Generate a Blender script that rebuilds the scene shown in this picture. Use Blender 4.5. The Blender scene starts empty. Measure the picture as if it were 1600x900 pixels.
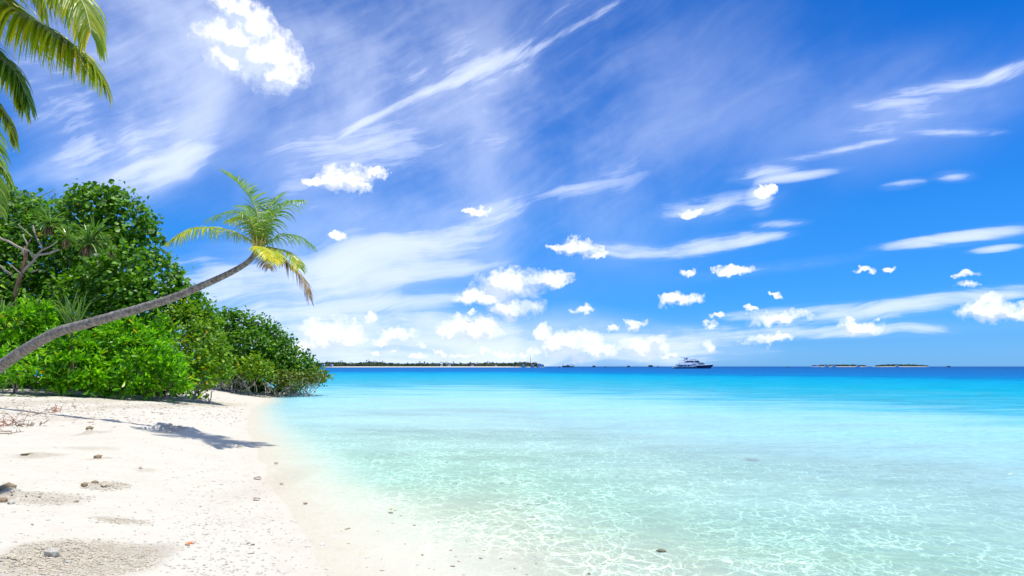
import bpy, math, random
import numpy as np
from mathutils import Vector, Matrix
random.seed(7); RNG = np.random.default_rng(11)
S = bpy.context.scene; COL = S.collection
R = math.radians

# ---------------------------------------------------------------- camera, light, exposure
CAM_Z = 1.9; F = 1066.67; PITCH = math.atan(122.5/F)
cam_d = bpy.data.cameras.new('camera'); cam = bpy.data.objects.new('camera', cam_d); COL.objects.link(cam)
cam_d.lens = 24; cam_d.sensor_width = 36; cam_d.clip_start = .05; cam_d.clip_end = 90000
cam.location = (0, 0, CAM_Z); cam.rotation_euler = (R(90)+PITCH, 0, 0); S.camera = cam
S.view_settings.view_transform = 'Standard'; S.view_settings.look = 'None'; S.view_settings.gamma = 1
S.view_settings.exposure = 0.30
SUN = Vector((.25, -.10, 1)).normalized()
SUN_EL = math.asin(SUN.z); SUN_AZ = math.atan2(SUN.x, SUN.y)
sd = bpy.data.lights.new('sun', 'SUN'); so = bpy.data.objects.new('sun', sd); COL.objects.link(so)
sd.energy = 4.4; sd.angle = R(.5); sd.color = (1, .96, .88)
so.rotation_euler = SUN.to_track_quat('Z', 'Y').to_euler(); so.location = (0, 0, 60)
S.cycles.transparent_max_bounces = 12; S.cycles.max_bounces = 6; S.cycles.diffuse_bounces = 3
S.cycles.sample_clamp_indirect = 6

def ray(px, py):
    x, y = (px-800)/F, (450-py)/F
    c, s = math.cos(PITCH), math.sin(PITCH)
    return Vector((x, c - y*s, s + y*c))
def at(px, py, Y):
    d = ray(px, py); t = Y/d.y
    return Vector((d.x*t, Y, CAM_Z + d.z*t))

# ---------------------------------------------------------------- node helpers
class NT:
    def __init__(s, tree): s.t = tree; s.n = 0
    def new(s, typ, ins=None, **props):
        nd = s.t.nodes.new(typ); s.n += 1; nd.location = (200*(s.n % 20), -160*(s.n//20))
        for k, v in props.items(): setattr(nd, k, v)
        for k, v in (ins or {}).items():
            if isinstance(v, bpy.types.NodeSocket): s.t.links.new(v, nd.inputs[k])
            else: nd.inputs[k].default_value = v
        return nd
    def math(s, op, a, b=0., c=0., clamp=False):
        return s.new('ShaderNodeMath', {0: a, 1: b, 2: c}, operation=op, use_clamp=clamp).outputs[0]
    def sstep(s, x, a, b, lo=0., hi=1.):
        return s.new('ShaderNodeMapRange', {0: x, 1: a, 2: b, 3: lo, 4: hi}, interpolation_type='SMOOTHSTEP').outputs[0]
    def lin(s, x, a, b, lo=0., hi=1.):
        return s.new('ShaderNodeMapRange', {0: x, 1: a, 2: b, 3: lo, 4: hi}).outputs[0]
    def mix(s, f, a, b, mode='MIX'):
        nd = s.t.nodes.new('ShaderNodeMix'); nd.data_type = 'RGBA'; nd.blend_type = mode
        for i, v in ((0, f), (6, a), (7, b)):
            if isinstance(v, bpy.types.NodeSocket): s.t.links.new(v, nd.inputs[i])
            else: nd.inputs[i].default_value = v if i == 0 else (tuple(v)+(1,))[:4]
        return nd.outputs[2]
    def ramp(s, x, stops):
        nd = s.new('ShaderNodeValToRGB', {0: x}); e = nd.color_ramp.elements
        while len(e) < len(stops): e.new(.5)
        for el, (p, c) in zip(e, stops): el.position = p; el.color = tuple(c)+(1,) if len(c) == 3 else c
        return nd.outputs[0]
    def noise(s, vec, scale, detail=4, rough=.5, dist=0., dim='3D'):
        return s.new('ShaderNodeTexNoise', {'Vector': vec, 'Scale': scale, 'Detail': detail, 'Roughness': rough, 'Distortion': dist}, noise_dimensions=dim).outputs[0]
    def mapping(s, vec, loc=(0, 0, 0), rot=(0, 0, 0), sc=(1, 1, 1), typ='TEXTURE'):
        return s.new('ShaderNodeMapping', {'Vector': vec, 'Location': loc, 'Rotation': rot, 'Scale': sc}, vector_type=typ).outputs[0]

# ---------------------------------------------------------------- world: sky, cirrus, cumulus
def azel(px, py):
    d = ray(px, py).normalized()
    return math.atan2(d.x, d.y), math.asin(d.z)
def blob_map(nt, vec, px, py, rx, ry, ang=0.):
    a, e = azel(px, py); a2, _ = azel(px+rx, py); _, e2 = azel(px, py-ry)
    k = math.cos(math.atan((px-800)/F))
    return nt.mapping(vec, (a, e, 0), (0, 0, R(ang)), (max(abs(a2-a), 1e-4), max(abs(e2-e), 1e-4), 1))

CUMULUS = [ # px, py, rx, ry, angle
 (405, 84, 96, 66, -20), (375, 62, 84, 44, 5), (368, 12, 58, 28, -20), (440, 112, 58, 38, 0), (395, 42, 48, 45, 0), (352, 92, 46, 30, 0),
 (540, 278, 62, 24, 3), (498, 283, 40, 14, 6), (586, 270, 30, 16, 0), (568, 290, 28, 14, 0),
 (746, 331, 32, 12, 0), (531, 369, 22, 10, 0),
 (902, 388, 46, 16, 0), (930, 398, 30, 9, -4), (866, 388, 18, 8, 0),
 (800, 446, 78, 32, 2), (846, 438, 58, 18, 6), (754, 464, 54, 16, 0), (806, 480, 62, 22, 3), (772, 438, 28, 16, 0), (740, 488, 16, 6, 0),
 (735, 515, 64, 28, 0), (760, 506, 30, 20, 0), (700, 524, 34, 18, 0),
 (518, 524, 64, 34, 0), (500, 540, 60, 18, 0), (548, 530, 38, 24, 0), (580, 498, 15, 14, 0), (470, 548, 60, 14, 0),
 (624, 524, 42, 18, 4), (642, 518, 22, 12, 0), (600, 534, 30, 10, 0),
 (895, 538, 66, 30, 0), (850, 522, 20, 22, 0), (930, 546, 50, 16, 0), (870, 548, 50, 14, 0),
 (1002, 542, 48, 22, 0), (1025, 532, 20, 16, 0), (985, 508, 20, 13, 0), (1000, 502, 14, 7, 0), (955, 510, 12, 6, 0),
 (907, 484, 26, 12, 10), (1062, 468, 44, 12, 3), (1072, 427, 16, 10, 0), (1146, 423, 42, 12, 0), (1078, 332, 28, 11, 0),
 (1108, 540, 20, 16, 0), (1196, 530, 52, 12, 2), (1225, 526, 24, 12, 0), (1108, 508, 18, 10, 0), (1120, 492, 16, 8, 0),
 (1345, 512, 44, 16, -3), (1325, 500, 14, 10, 0), (1216, 497, 64, 14, 3), (1172, 484, 20, 8, 0),
 (1550, 484, 72, 28, 0), (1580, 492, 50, 14, 0), (1513, 448, 34, 10, 0), (1506, 430, 34, 9, 0), (1350, 424, 24, 9, 0), (1386, 425, 14, 6, 0), (1210, 463, 20, 6, 0),
 (1195, 300, 30, 14, 10),
 (585, 552, 22, 6, 0), (612, 548, 16, 6, 4), (655, 556, 26, 5, 0), (690, 550, 15, 6, 0), (722, 556, 30, 5, 0), (758, 549, 15, 6, 0), (790, 556, 26, 5, 0), (820, 552, 16, 7, 0), (1045, 556, 22, 5, 0), (655, 540, 12, 5, 0),
]
CIRRUS = [ # px, py, rx, ry, angle, strength, streak family
 (210, 110, 190, 300, -14, .6, 3), (255, 150, 100, 190, -12, .75, 3), (330, 60, 150, 140, 0, .4, 3), (640, 100, 560, 320, 0, .34, 3), (950, 220, 560, 240, 10, .20, 3), (700, 330, 400, 180, 0, .22, 3), (1400, 170, 380, 120, 5, .18, 3), (720, 540, 400, 60, 0, .9, 3), (560, 520, 240, 50, 0, .5, 3), (950, 545, 260, 40, 0, .6, 3),
 (520, 420, 260, 90, 8, .35, 3),
 (262, 70, 85, 200, -8, 3.4, 3), (238, 185, 95, 140, -30, 4.0, 3), (200, 245, 120, 60, 25, 1.1, 3), (215, 235, 150, 60, 25, .35, 0), (170, 255, 170, 50, 20, .7, 3), (120, 150, 200, 190, 0, .3, 0), (300, 240, 110, 34, 30, .5, 0), (330, 60, 130, 110, 0, .5, 3),
 (870, 58, 200, 9, 23, .75, 0), (720, 122, 140, 9, 24, .65, 0), (610, 172, 110, 9, 27, .7, 0), (560, 196, 60, 8, 32, .5, 0), (830, 70, 240, 40, 22, .35, 0), (700, 120, 300, 70, 22, .25, 0), (520, 60, 230, 110, 10, .30, 3), (580, 170, 300, 110, 10, .32, 3),
 (600, 240, 280, 60, 6, .42, 1), (880, 305, 190, 30, 15, .35, 1), (760, 330, 120, 26, 12, .35, 1), (500, 330, 160, 60, 0, .3, 1),
 (600, 398, 200, 26, 13, 1.3, 1), (500, 425, 150, 26, 8, 1.25, 1), (690, 368, 110, 18, 14, 1.1, 1), (560, 438, 240, 22, 9, .95, 1), (470, 455, 200, 34, 4, .95, 1), (740, 420, 80, 12, 10, .5, 1), (390, 430, 160, 60, 0, .9, 1),
 (640, 470, 230, 16, 6, .6, 1), (420, 480, 200, 50, 0, .8, 1),
 (985, 392, 80, 14, -6, 1.1, 2), (1110, 383, 120, 15, 7, 1.3, 2), (1190, 373, 60, 9, 6, .9, 2), (1190, 270, 70, 15, 0, 1.2, 2), (1240, 276, 90, 9, 2, .7, 2), (1310, 236, 100, 8, 5, .9, 2), (1230, 248, 70, 6, 4, .5, 2), (1120, 325, 120, 22, 4, .7, 2), (1188, 314, 24, 24, 20, 1.1, 2), (1220, 350, 50, 8, 0, .9, 2),
 (1440, 180, 260, 34, 6, .35, 2), (1520, 132, 110, 12, 4, .85, 2), (1570, 110, 80, 10, 10, .8, 1), (1430, 145, 160, 16, 4, .5, 2), (1490, 207, 90, 8, -10, .7, 2), (1260, 150, 260, 40, 12, .2, 1), (1100, 200, 240, 30, 14, .14, 1),
 (1470, 374, 140, 9, 3, 1.2, 2), (1560, 388, 60, 7, 2, 1.1, 2), (1520, 370, 180, 14, 2, .7, 2), (1412, 288, 46, 9, 3, .5, 2), (1492, 276, 42, 11, -8, .5, 2),
 (1420, 478, 240, 18, 6, 1.2, 2), (1540, 460, 160, 12, 3, .9, 2), (1250, 486, 170, 11, 3, 1.0, 2), (1300, 518, 420, 14, 1, .9, 2), (1120, 520, 200, 16, 0, .5, 2),
 (640, 535, 420, 46, 0, 1.0, 2), (760, 555, 520, 30, 0, .9, 2), (560, 505, 220, 26, 0, .7, 2), (980, 545, 200, 28, 0, .8, 2), (1200, 420, 200, 12, 5, .3, 2),
]
W = bpy.data.worlds.new('World'); S.world = W; W.use_nodes = True
W.node_tree.nodes.clear(); wt = NT(W.node_tree)
gen = wt.new('ShaderNodeNewGeometry').outputs['Incoming']
dirv = wt.new('ShaderNodeVectorMath', {0: gen, 3: -1.}, operation='SCALE').outputs[0]
dirv = wt.new('ShaderNodeVectorMath', {0: dirv}, operation='NORMALIZE').outputs[0]
sp = wt.new('ShaderNodeSeparateXYZ', {0: dirv}).outputs
az = wt.math('ARCTAN2', sp[0], sp[1]); el = wt.math('ARCSINE', sp[2])
P2 = wt.new('ShaderNodeCombineXYZ', {0: az, 1: el, 2: 0.}).outputs[0]
sky = wt.new('ShaderNodeTexSky', sky_type='NISHITA', sun_disc=False, sun_elevation=SUN_EL, sun_rotation=SUN_AZ,
             altitude=0, air_density=1.0, dust_density=.3, ozone_density=4.0)
skyc = wt.new('ShaderNodeHueSaturation', {'Saturation': 1.42, 'Value': 1.0, 'Color': sky.outputs[0]}).outputs[0]
skyc = wt.mix(1., skyc, (.62, .98, 1.28), 'MULTIPLY')
air = wt.ramp(el, [(0, (.30, .74, 1.65)), (.035, (.28, .68, 1.32)), (.10, (.42, .84, 1.2)), (.2, (.66, 1.05, 1.22)), (.4, (.76, 1.06, 1.2)), (.6, (.85, 1.0, 1.1))])
skyc = wt.mix(1., skyc, air, 'MULTIPLY')

def blob_group():
    g = bpy.data.node_groups.new('cloud_cores', 'ShaderNodeTree')
    g.interface.new_socket('Vector', in_out='INPUT', socket_type='NodeSocketVector')
    g.interface.new_socket('Core', in_out='OUTPUT', socket_type='NodeSocketFloat')
    t = NT(g); gi = t.new('NodeGroupInput'); go = t.new('NodeGroupOutput'); v = gi.outputs[0]; acc = None
    for (px, py, rx, ry, an) in CUMULUS:
        k_ = .98 if rx > 40 else .80
        m = blob_map(t, v, px, py, rx*k_, ry*k_*1.05, an)
        q = t.new('ShaderNodeTexGradient', {0: m}, gradient_type='SPHERICAL').outputs['Fac']
        acc = q if acc is None else t.math('MAXIMUM', acc, q)
    g.links.new(acc, go.inputs[0]); return g
bgp = blob_group()
def offset(v, scale_, amp):
    w_ = wt.new('ShaderNodeTexNoise', {'Vector': P2, 'Scale': scale_, 'Detail': 3.}, noise_dimensions='2D').outputs['Color']
    w_ = wt.new('ShaderNodeVectorMath', {0: w_, 1: (.5, .5, .5)}, operation='SUBTRACT').outputs[0]
    return wt.new('ShaderNodeVectorMath', {0: w_, 1: (amp, amp, 0), 2: v}, operation='MULTIPLY_ADD').outputs[0]
PV = offset(offset(P2, 42., .024), 130., .009)
def core(v):
    nd = wt.new('ShaderNodeGroup', node_tree=bgp); wt.t.links.new(v, nd.inputs[0]); a_ = nd.outputs[0]
    return wt.math('SUBTRACT', wt.math('MULTIPLY', wt.math('POWER', a_, .85), 1.25), wt.math('MULTIPLY', wt.sstep(a_, .14, .0), .9))
UP = (.003, .013, 0)
c0 = core(PV); c1 = core(wt.new('ShaderNodeVectorMath', {0: PV, 1: UP}, operation='ADD').outputs[0])
P2u = wt.new('ShaderNodeVectorMath', {0: P2, 1: UP}, operation='ADD').outputs[0]
n_hi = wt.math('ADD', wt.math('MULTIPLY', wt.math('SUBTRACT', wt.noise(P2, 34., 8, .6, 0, '2D'), .5), 1.1), wt.math('MULTIPLY', wt.math('SUBTRACT', wt.noise(P2, 120., 5, .62, 0, '2D'), .5), .7))
dn = wt.math('MULTIPLY', wt.math('SUBTRACT', wt.noise(P2, 40., 3., .55, 0, '2D'), wt.noise(P2u, 40., 3., .55, 0, '2D')), 1.3)
f0 = wt.math('ADD', c0, n_hi)
dens = wt.math('MULTIPLY', wt.sstep(f0, .0, .92), wt.sstep(wt.noise(P2, 17., 4, .6, 0, '2D'), .30, .52, .62, 1.))
lit = wt.sstep(wt.math('ADD', wt.math('SUBTRACT', wt.math('MAXIMUM', c0, -.2), wt.math('MAXIMUM', c1, -.2)), dn), -.28, .24)
thick = wt.sstep(c1, .55, 1.15)
shade = wt.math('MULTIPLY', lit, wt.lin(thick, 0, 1, 1, .85))
lowel = wt.sstep(el, .0, .16)
# cirrus veils
warp = wt.new('ShaderNodeTexNoise', {'Vector': P2, 'Scale': 3.2, 'Detail': 3.}).outputs['Color']
warp = wt.new('ShaderNodeVectorMath', {0: wt.new('ShaderNodeVectorMath', {0: warp, 1: (.5, .5, .5)}, operation='SUBTRACT').outputs[0], 3: .11}, operation='SCALE').outputs[0]
PW = wt.new('ShaderNodeVectorMath', {0: P2, 1: warp}, operation='ADD').outputs[0]
fam = []
for ang, sx, sc in ((30, .20, 26.), (13, .13, 26.), (3, .14, 34.)):
    m = wt.mapping(PW, rot=(0, 0, R(ang)), sc=(1/sx, 1, 1))
    a = wt.noise(m, sc, 7, .6, 0, '2D'); b = wt.noise(PW, 7., 4, .55, 0, '2D')
    h_ = wt.noise(wt.mapping(PW, rot=(0, 0, R(ang)), sc=(1/(sx*.6), 1, 1)), sc*3.2, 4, .65, 0, '2D')
    fam.append(wt.sstep(wt.math('ADD', wt.math('ADD', wt.math('MULTIPLY', a, .5), wt.math('MULTIPLY', h_, .2)), wt.math('MULTIPLY', b, .3)), .34, .66))
fam.append(wt.sstep(wt.math('ADD', wt.math('MULTIPLY', wt.noise(PW, 5., 6, .55, 0, '2D'), .6), wt.math('MULTIPLY', fam[0], .09)), .10, .56))
accs = [None]*4
for (px, py, rx, ry, an, st, k) in CIRRUS:
    m = blob_map(wt, PW if ry > 25 else P2, px, py, rx*1.15, ry*1.25, an)
    q = wt.new('ShaderNodeTexGradient', {0: m}, gradient_type='QUADRATIC_SPHERE').outputs['Fac']
    q = wt.math('MULTIPLY', wt.math('POWER', q, .75), st*1.5)
    accs[k] = q if accs[k] is None else wt.math('ADD', accs[k], q)
ci = None
for k in range(4):
    A_ = wt.math('SUBTRACT', 1., wt.math('EXPONENT', wt.math('MULTIPLY', accs[k], -1.5)))
    if k == 3: q = wt.math('MULTIPLY', A_, wt.math('ADD', wt.math('MULTIPLY', fam[k], .95), .13))
    else: q = wt.math('ADD', wt.math('MAXIMUM', wt.math('SUBTRACT', wt.math('MULTIPLY', A_, 1.15), wt.math('MULTIPLY', wt.math('SUBTRACT', 1., fam[k]), .95)), 0.), wt.math('MULTIPLY', A_, wt.math('ADD', wt.math('MULTIPLY', fam[k], .34), .06)))
    ci = q if ci is None else wt.math('ADD', ci, q)
# thin veil outside the frame; unseen white overhead veil added as fill light
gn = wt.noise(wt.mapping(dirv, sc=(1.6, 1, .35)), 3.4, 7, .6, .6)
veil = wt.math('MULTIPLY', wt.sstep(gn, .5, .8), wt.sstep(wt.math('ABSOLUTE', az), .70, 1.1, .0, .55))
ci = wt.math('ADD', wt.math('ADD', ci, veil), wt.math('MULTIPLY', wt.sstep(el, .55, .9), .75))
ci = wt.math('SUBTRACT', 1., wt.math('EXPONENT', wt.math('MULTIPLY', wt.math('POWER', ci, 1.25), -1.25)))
hz = wt.sstep(el, .0, .10, .22, 0.)
CI_COL = (8.9, 9.9, 12.4); CU_LIT = (11.5, 11.6, 11.8); CU_SH = (6.9, 7.9, 10.0)
c = wt.mix(hz, skyc, (4.6, 7.4, 11.0))
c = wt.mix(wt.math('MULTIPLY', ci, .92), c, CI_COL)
cu = wt.mix(shade, CU_SH, CU_LIT)
c = wt.mix(wt.math('MULTIPLY', dens, wt.lin(lowel, 0, 1, .72, .97)), c, cu)
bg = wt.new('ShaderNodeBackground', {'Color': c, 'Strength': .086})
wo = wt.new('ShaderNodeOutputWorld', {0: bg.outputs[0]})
W.cycles.sampling_method = 'MANUAL'; W.cycles.sample_map_resolution = 512

# ---------------------------------------------------------------- numpy noise and terrain
PERM = np.random.default_rng(3).random((256, 256))
def vnoise(x, y):
    xi, yi = np.floor(x).astype(int), np.floor(y).astype(int)
    fx, fy = x-xi, y-yi; fx = fx*fx*fx*(fx*(fx*6-15)+10); fy = fy*fy*fy*(fy*(fy*6-15)+10)
    a = PERM[xi % 256, yi % 256]; b = PERM[(xi+1) % 256, yi % 256]
    c_ = PERM[xi % 256, (yi+1) % 256]; d = PERM[(xi+1) % 256, (yi+1) % 256]
    return (a*(1-fx)+b*fx)*(1-fy)+(c_*(1-fx)+d*fx)*fy-.5
def fbm(x, y, f, n=4):
    s = 0; a = 1.
    for i in range(n): s = s+a*vnoise(x*f+17.3*i, y*f+5.1*i); f *= 2.03; a *= .5
    return s
SH_Y = [-400, -60, -6, 0, 4, 6.2, 9.3, 12.8, 17.2, 30, 45, 52, 58, 70, 400]
SH_X = [180, 25, 1.8, .5, -.72, -1.42, -2.85, -4.6, -6.5, -11.4, -15.8, -17.5, -21, -34, -500]
def shore(y): return np.interp(y, SH_Y, SH_X)
BUMPS = []   # x, y, rx, ry, height
def H0(x, y):
    x = np.asarray(x, float); y = np.asarray(y, float)
    s = (shore(y)-x)*.88 + .35*fbm(x*.0+3, y, .22, 3) + .08*fbm(x, y, .9, 3)
    up = np.interp(s, [0, 1, 2.8, 6.5, 9, 16, 60, 400], [0, .12, .42, .70, .84, 1.05, 1.6, 4])
    dn = -np.interp(-s, [0, 1, 4, 12, 40, 70, 110, 200, 800], [0, .05, .22, .5, 1.0, 2.0, 5, 12, 25])
    return np.where(s > 0, up, dn)
def H(x, y):
    x = np.asarray(x, float); y = np.asarray(y, float); z = H0(x, y)
    far = np.clip((y-9)/10, 0, 1); land = np.clip((z-.08)/.3, 0, 1)
    z = z+land*(.035*fbm(x, y, .7, 3)+(.020+.045*far)*fbm(x, y, 2.6, 4)*(.3+np.clip(fbm(x+9, y, .35, 2)+.35, 0, 1)))
    z = z+.004*fbm(x, y, 9., 3)*np.clip((z+.02)/.1, .2, 1)
    for bx, by, rx, ry, h in BUMPS:
        k = (np.abs(x-bx) < 2.6*rx) & (np.abs(y-by) < 2.6*ry)
        if not k.any(): continue
        xx, yy = x[k], y[k]; q = ((xx-bx)/rx)**2+((yy-by)/ry)**2
        z = np.array(z); z[k] = z[k]+h*np.exp(-q*1.6)*(1+1.1*fbm(xx+bx, yy, 7., 3))
    return z
def ground(px, py):
    d = ray(px, py)
    t = np.geomspace(2., 300., 4000)
    g = CAM_Z+d.z*t-H0(d.x*t, d.y*t); i = int(np.argmax(g < 0))
    if g[i] >= 0: i = len(t)-1
    return Vector((d.x*t[i], d.y*t[i], float(H0(d.x*t[i], d.y*t[i]))))
for px, py, w, hgt in ((262, 672, 34, .16), (300, 676, 18, .09), (100, 655, 12, .05), (140, 677, 10, .07), (195, 668, 14, .05), (155, 760, 34, .05), (20, 778, 34, .09), (60, 712, 24, .05), (160, 718, 12, .05),
                       (200, 735, 16, .02), (165, 702, 26, .018), (100, 700, 40, .02), (30, 815, 45, .02), (185, 817, 60, .022), (110, 868, 90, .045), (210, 875, 50, .03), (15, 880, 40, .04), (240, 800, 16, .012),
                       (300, 640, 26, .04), (330, 628, 40, .05), (190, 636, 34, .05), (90, 632, 40, .05), (30, 622, 40, .07), (150, 618, 40, .08), (240, 622, 40, .06), (320, 660, 40, .03), (250, 650, 30, .04)):
    g = ground(px, py); w = w*g.y/F
    BUMPS.append((g.x, g.y, w, max(w*.7, .1), hgt))

for _ in range(90):   # footprints and small hollows
    g = ground(random.uniform(-20, 430), random.triangular(640, 900, 720)); w = random.uniform(.06, .14)
    BUMPS.append((g.x, g.y, w, w*random.uniform(.6, 1.6), random.choice((-1, -1, 1))*random.uniform(.012, .026)))

# ---------------------------------------------------------------- object helpers
def tag(o, label=None, cat=None, group=None, kind=None):
    if label: o['label'] = label
    if cat: o['category'] = cat
    if group: o['group'] = group
    if kind: o['kind'] = kind
    return o
def empty(name, loc, label, cat, group=None):
    o = bpy.data.objects.new(name, None); COL.objects.link(o); o.location = loc; o.empty_display_size = .3
    return tag(o, label, cat, group)
class MB:
    def __init__(s): s.v = []; s.f = []; s.n = 0; s.sm = []
    def add(s, V, Fc, smooth=False):
        V = np.asarray(V, float).reshape(-1, 3); s.v.append(V)
        s.f.extend([tuple(i+s.n for i in f) for f in Fc]); s.sm.extend([smooth]*len(Fc)); s.n += len(V)
        return s
    def bulk(s, V, Fc):       # V (k, n, 3), Fc faces of one template
        k, n, _ = V.shape
        s.v.append(V.reshape(-1, 3))
        for f in Fc:
            a = np.array(f)[None, :]+(np.arange(k)*n)[:, None]+s.n
            s.f.extend(map(tuple, a.tolist())); s.sm.extend([False]*k)
        s.n += k*n; return s
    def tube(s, pts, rad, n=8, caps=True, rough=0.):
        pts = [Vector(p) for p in pts]; m = len(pts)
        if not hasattr(rad, '__len__'): rad = [rad]*m
        V = []; up = Vector((0, 0, 1))
        for i, p in enumerate(pts):
            d = (pts[min(i+1, m-1)]-pts[max(i-1, 0)]).normalized()
            a = d.cross(up if abs(d.z) < .95 else Vector((1, 0, 0))).normalized(); b = a.cross(d).normalized()
            for j in range(n):
                th = 2*math.pi*j/n; r = rad[i]*(1+rough*(random.random()-.5))
                V.append(p+a*math.cos(th)*r+b*math.sin(th)*r)
        Fc = [(i*n+j, i*n+(j+1) % n, (i+1)*n+(j+1) % n, (i+1)*n+j) for i in range(m-1) for j in range(n)]
        if caps: Fc += [tuple(range(n))[::-1], tuple(range((m-1)*n, m*n))]
        return s.add([tuple(v) for v in V], Fc, True)
    def box(s, x0, x1, y0, y1, z0, z1):
        V = [(x, y, z) for z in (z0, z1) for y in (y0, y1) for x in (x0, x1)]
        return s.add(V, [(0, 2, 3, 1), (4, 5, 7, 6), (0, 1, 5, 4), (2, 6, 7, 3), (0, 4, 6, 2), (1, 3, 7, 5)])
    def prism(s, prof, y0, y1, inset=0.):   # side profile (x, z) pushed through y
        n = len(prof); cx = sum(p[0] for p in prof)/n
        V = [(x, y0, z) for x, z in prof]+[(x, y1, z) for x, z in prof]
        return s.add(V, [tuple(range(n)), tuple(range(2*n-1, n-1, -1))]+[(i, i+n, (i+1) % n+n, (i+1) % n) for i in range(n)])
    def build(s, name, mat, parent=None, loc=None):
        me = bpy.data.meshes.new(name); V = np.concatenate(s.v) if s.v else np.zeros((0, 3))
        if parent is not None: V = V-np.array(parent.matrix_basis.translation if parent.parent is None else [0, 0, 0])[None]
        if loc is not None: V = V-np.array(loc)[None]
        ft = np.fromiter((i for f in s.f for i in f), dtype=np.int32)
        ln = np.array([len(f) for f in s.f], dtype=np.int32)
        me.vertices.add(len(V)); me.vertices.foreach_set('co', V.astype(np.float32).ravel())
        me.loops.add(len(ft)); me.loops.foreach_set('vertex_index', ft)
        me.polygons.add(len(ln)); me.polygons.foreach_set('loop_start', np.concatenate([[0], np.cumsum(ln)[:-1]]).astype(np.int32))
        me.polygons.foreach_set('loop_total', ln); me.polygons.foreach_set('use_smooth', np.array(s.sm, dtype=bool))
        me.update(calc_edges=True); me.validate()
        me.materials.append(mat)
        o = bpy.data.objects.new(name, me); COL.objects.link(o)
        if parent is not None: o.parent = parent
        if loc is not None: o.location = loc
        return o
def sub(mb, name, mat, part, root):     # a sub-part: coordinates are world, part sits at root's origin
    o = mb.build(name, mat); me = o.data; me.transform(Matrix.Translation(-root.location)); o.parent = part
    return o

# ---------------------------------------------------------------- materials
def mat(name): 
    m = bpy.data.materials.new(name); m.use_nodes = True; m.node_tree.nodes.clear(); return m, NT(m.node_tree)
def plain(name, col, rough=.6, metal=0., var=.12, nscale=3., bump=0., spec=.5):
    m, t = mat(name); p = t.new('ShaderNodeNewGeometry').outputs['Position']
    n = t.noise(p, nscale, 5, .6)
    c_ = t.mix(n, tuple(v*(1-var) for v in col), tuple(min(1, v*(1+var)) for v in col))
    b = t.new('ShaderNodeBsdfPrincipled', {'Base Color': c_, 'Roughness': rough, 'Metallic': metal, 'Specular IOR Level': spec})
    if bump: t.t.links.new(t.new('ShaderNodeBump', {'Strength': bump, 'Distance': .02, 'Height': n}).outputs[0], b.inputs['Normal'])
    t.new('ShaderNodeOutputMaterial', {0: b.outputs[0]}); return m
def leafmat(name, stops, trans=.35, rough=.38, tcol=(1.3, 1.25, .5), spec=.5):
    m, t = mat(name); ri = t.new('ShaderNodeNewGeometry').outputs['Random Per Island']
    c_ = t.ramp(ri, stops)
    b = t.new('ShaderNodeBsdfPrincipled', {'Base Color': c_, 'Roughness': rough, 'Specular IOR Level': spec})
    tl = t.new('ShaderNodeBsdfTranslucent', {'Color': t.mix(1., c_, tcol, 'MULTIPLY')})
    mx = t.new('ShaderNodeMixShader', {0: trans, 1: b.outputs[0], 2: tl.outputs[0]})
    t.new('ShaderNodeOutputMaterial', {0: mx.outputs[0]}); return m

# sand
def sandmat():
    m, t = mat('sand'); p = t.new('ShaderNodeNewGeometry').outputs['Position']; z = t.new('ShaderNodeSeparateXYZ', {0: p}).outputs[2]
    n = t.noise(p, 1.1, 5, .6); n2 = t.noise(p, 60., 4, .7); n3 = t.noise(t.mapping(p, sc=(1, .6, 1), typ='POINT'), 7., 6, .65)
    c_ = t.mix(n, (.49, .455, .375), (.565, .535, .455))
    c_ = t.mix(t.sstep(n2, .52, .8, 0, .35), c_, (.34, .30, .25))
    c_ = t.mix(t.sstep(n3, .52, .70, 0, .45), c_, (.47, .40, .31))
    wz = t.math('ADD', z, t.math('MULTIPLY', t.math('SUBTRACT', n, .5), .05))
    wet = t.math('MULTIPLY', t.sstep(wz, -.02, .0), t.sstep(wz, .01, .07, 1, 0))
    c_ = t.mix(t.math('MULTIPLY', t.math('MULTIPLY', wet, t.sstep(n3, .35, .6, .25, 1.)), .22), c_, (.50, .445, .355))
    gr = t.new('ShaderNodeAttribute', attribute_name='grit').outputs['Fac']
    gr = t.math('MULTIPLY', gr, t.sstep(t.noise(p, 26., 5, .75), .38, .62))
    c_ = t.mix(t.math('MULTIPLY', gr, .75, clamp=True), c_, (.39, .31, .205))
    # dark fragments and sea grass patches on the sea floor
    uw = t.sstep(z, -.005, -.08)
    pt = t.math('MULTIPLY', t.sstep(t.noise(p, .45, 6, .68), .60, .78), uw)
    c_ = t.mix(t.math('MULTIPLY', uw, .8), c_, (.62, .61, .545))
    c_ = t.mix(t.math('MULTIPLY', pt, .16), c_, (.40, .46, .38))
    bh = t.math('ADD', t.math('ADD', t.math('MULTIPLY', n2, .25), n3), t.math('MULTIPLY', gr, .5))
    bp = t.new('ShaderNodeBump', {'Strength': .6, 'Distance': .035, 'Height': bh})
    b = t.new('ShaderNodeBsdfPrincipled', {'Base Color': c_, 'Roughness': .9, 'Specular IOR Level': .15, 'Normal': bp.outputs[0]})
    t.new('ShaderNodeOutputMaterial', {0: b.outputs[0]}); return m
M_SAND = sandmat()

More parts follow.
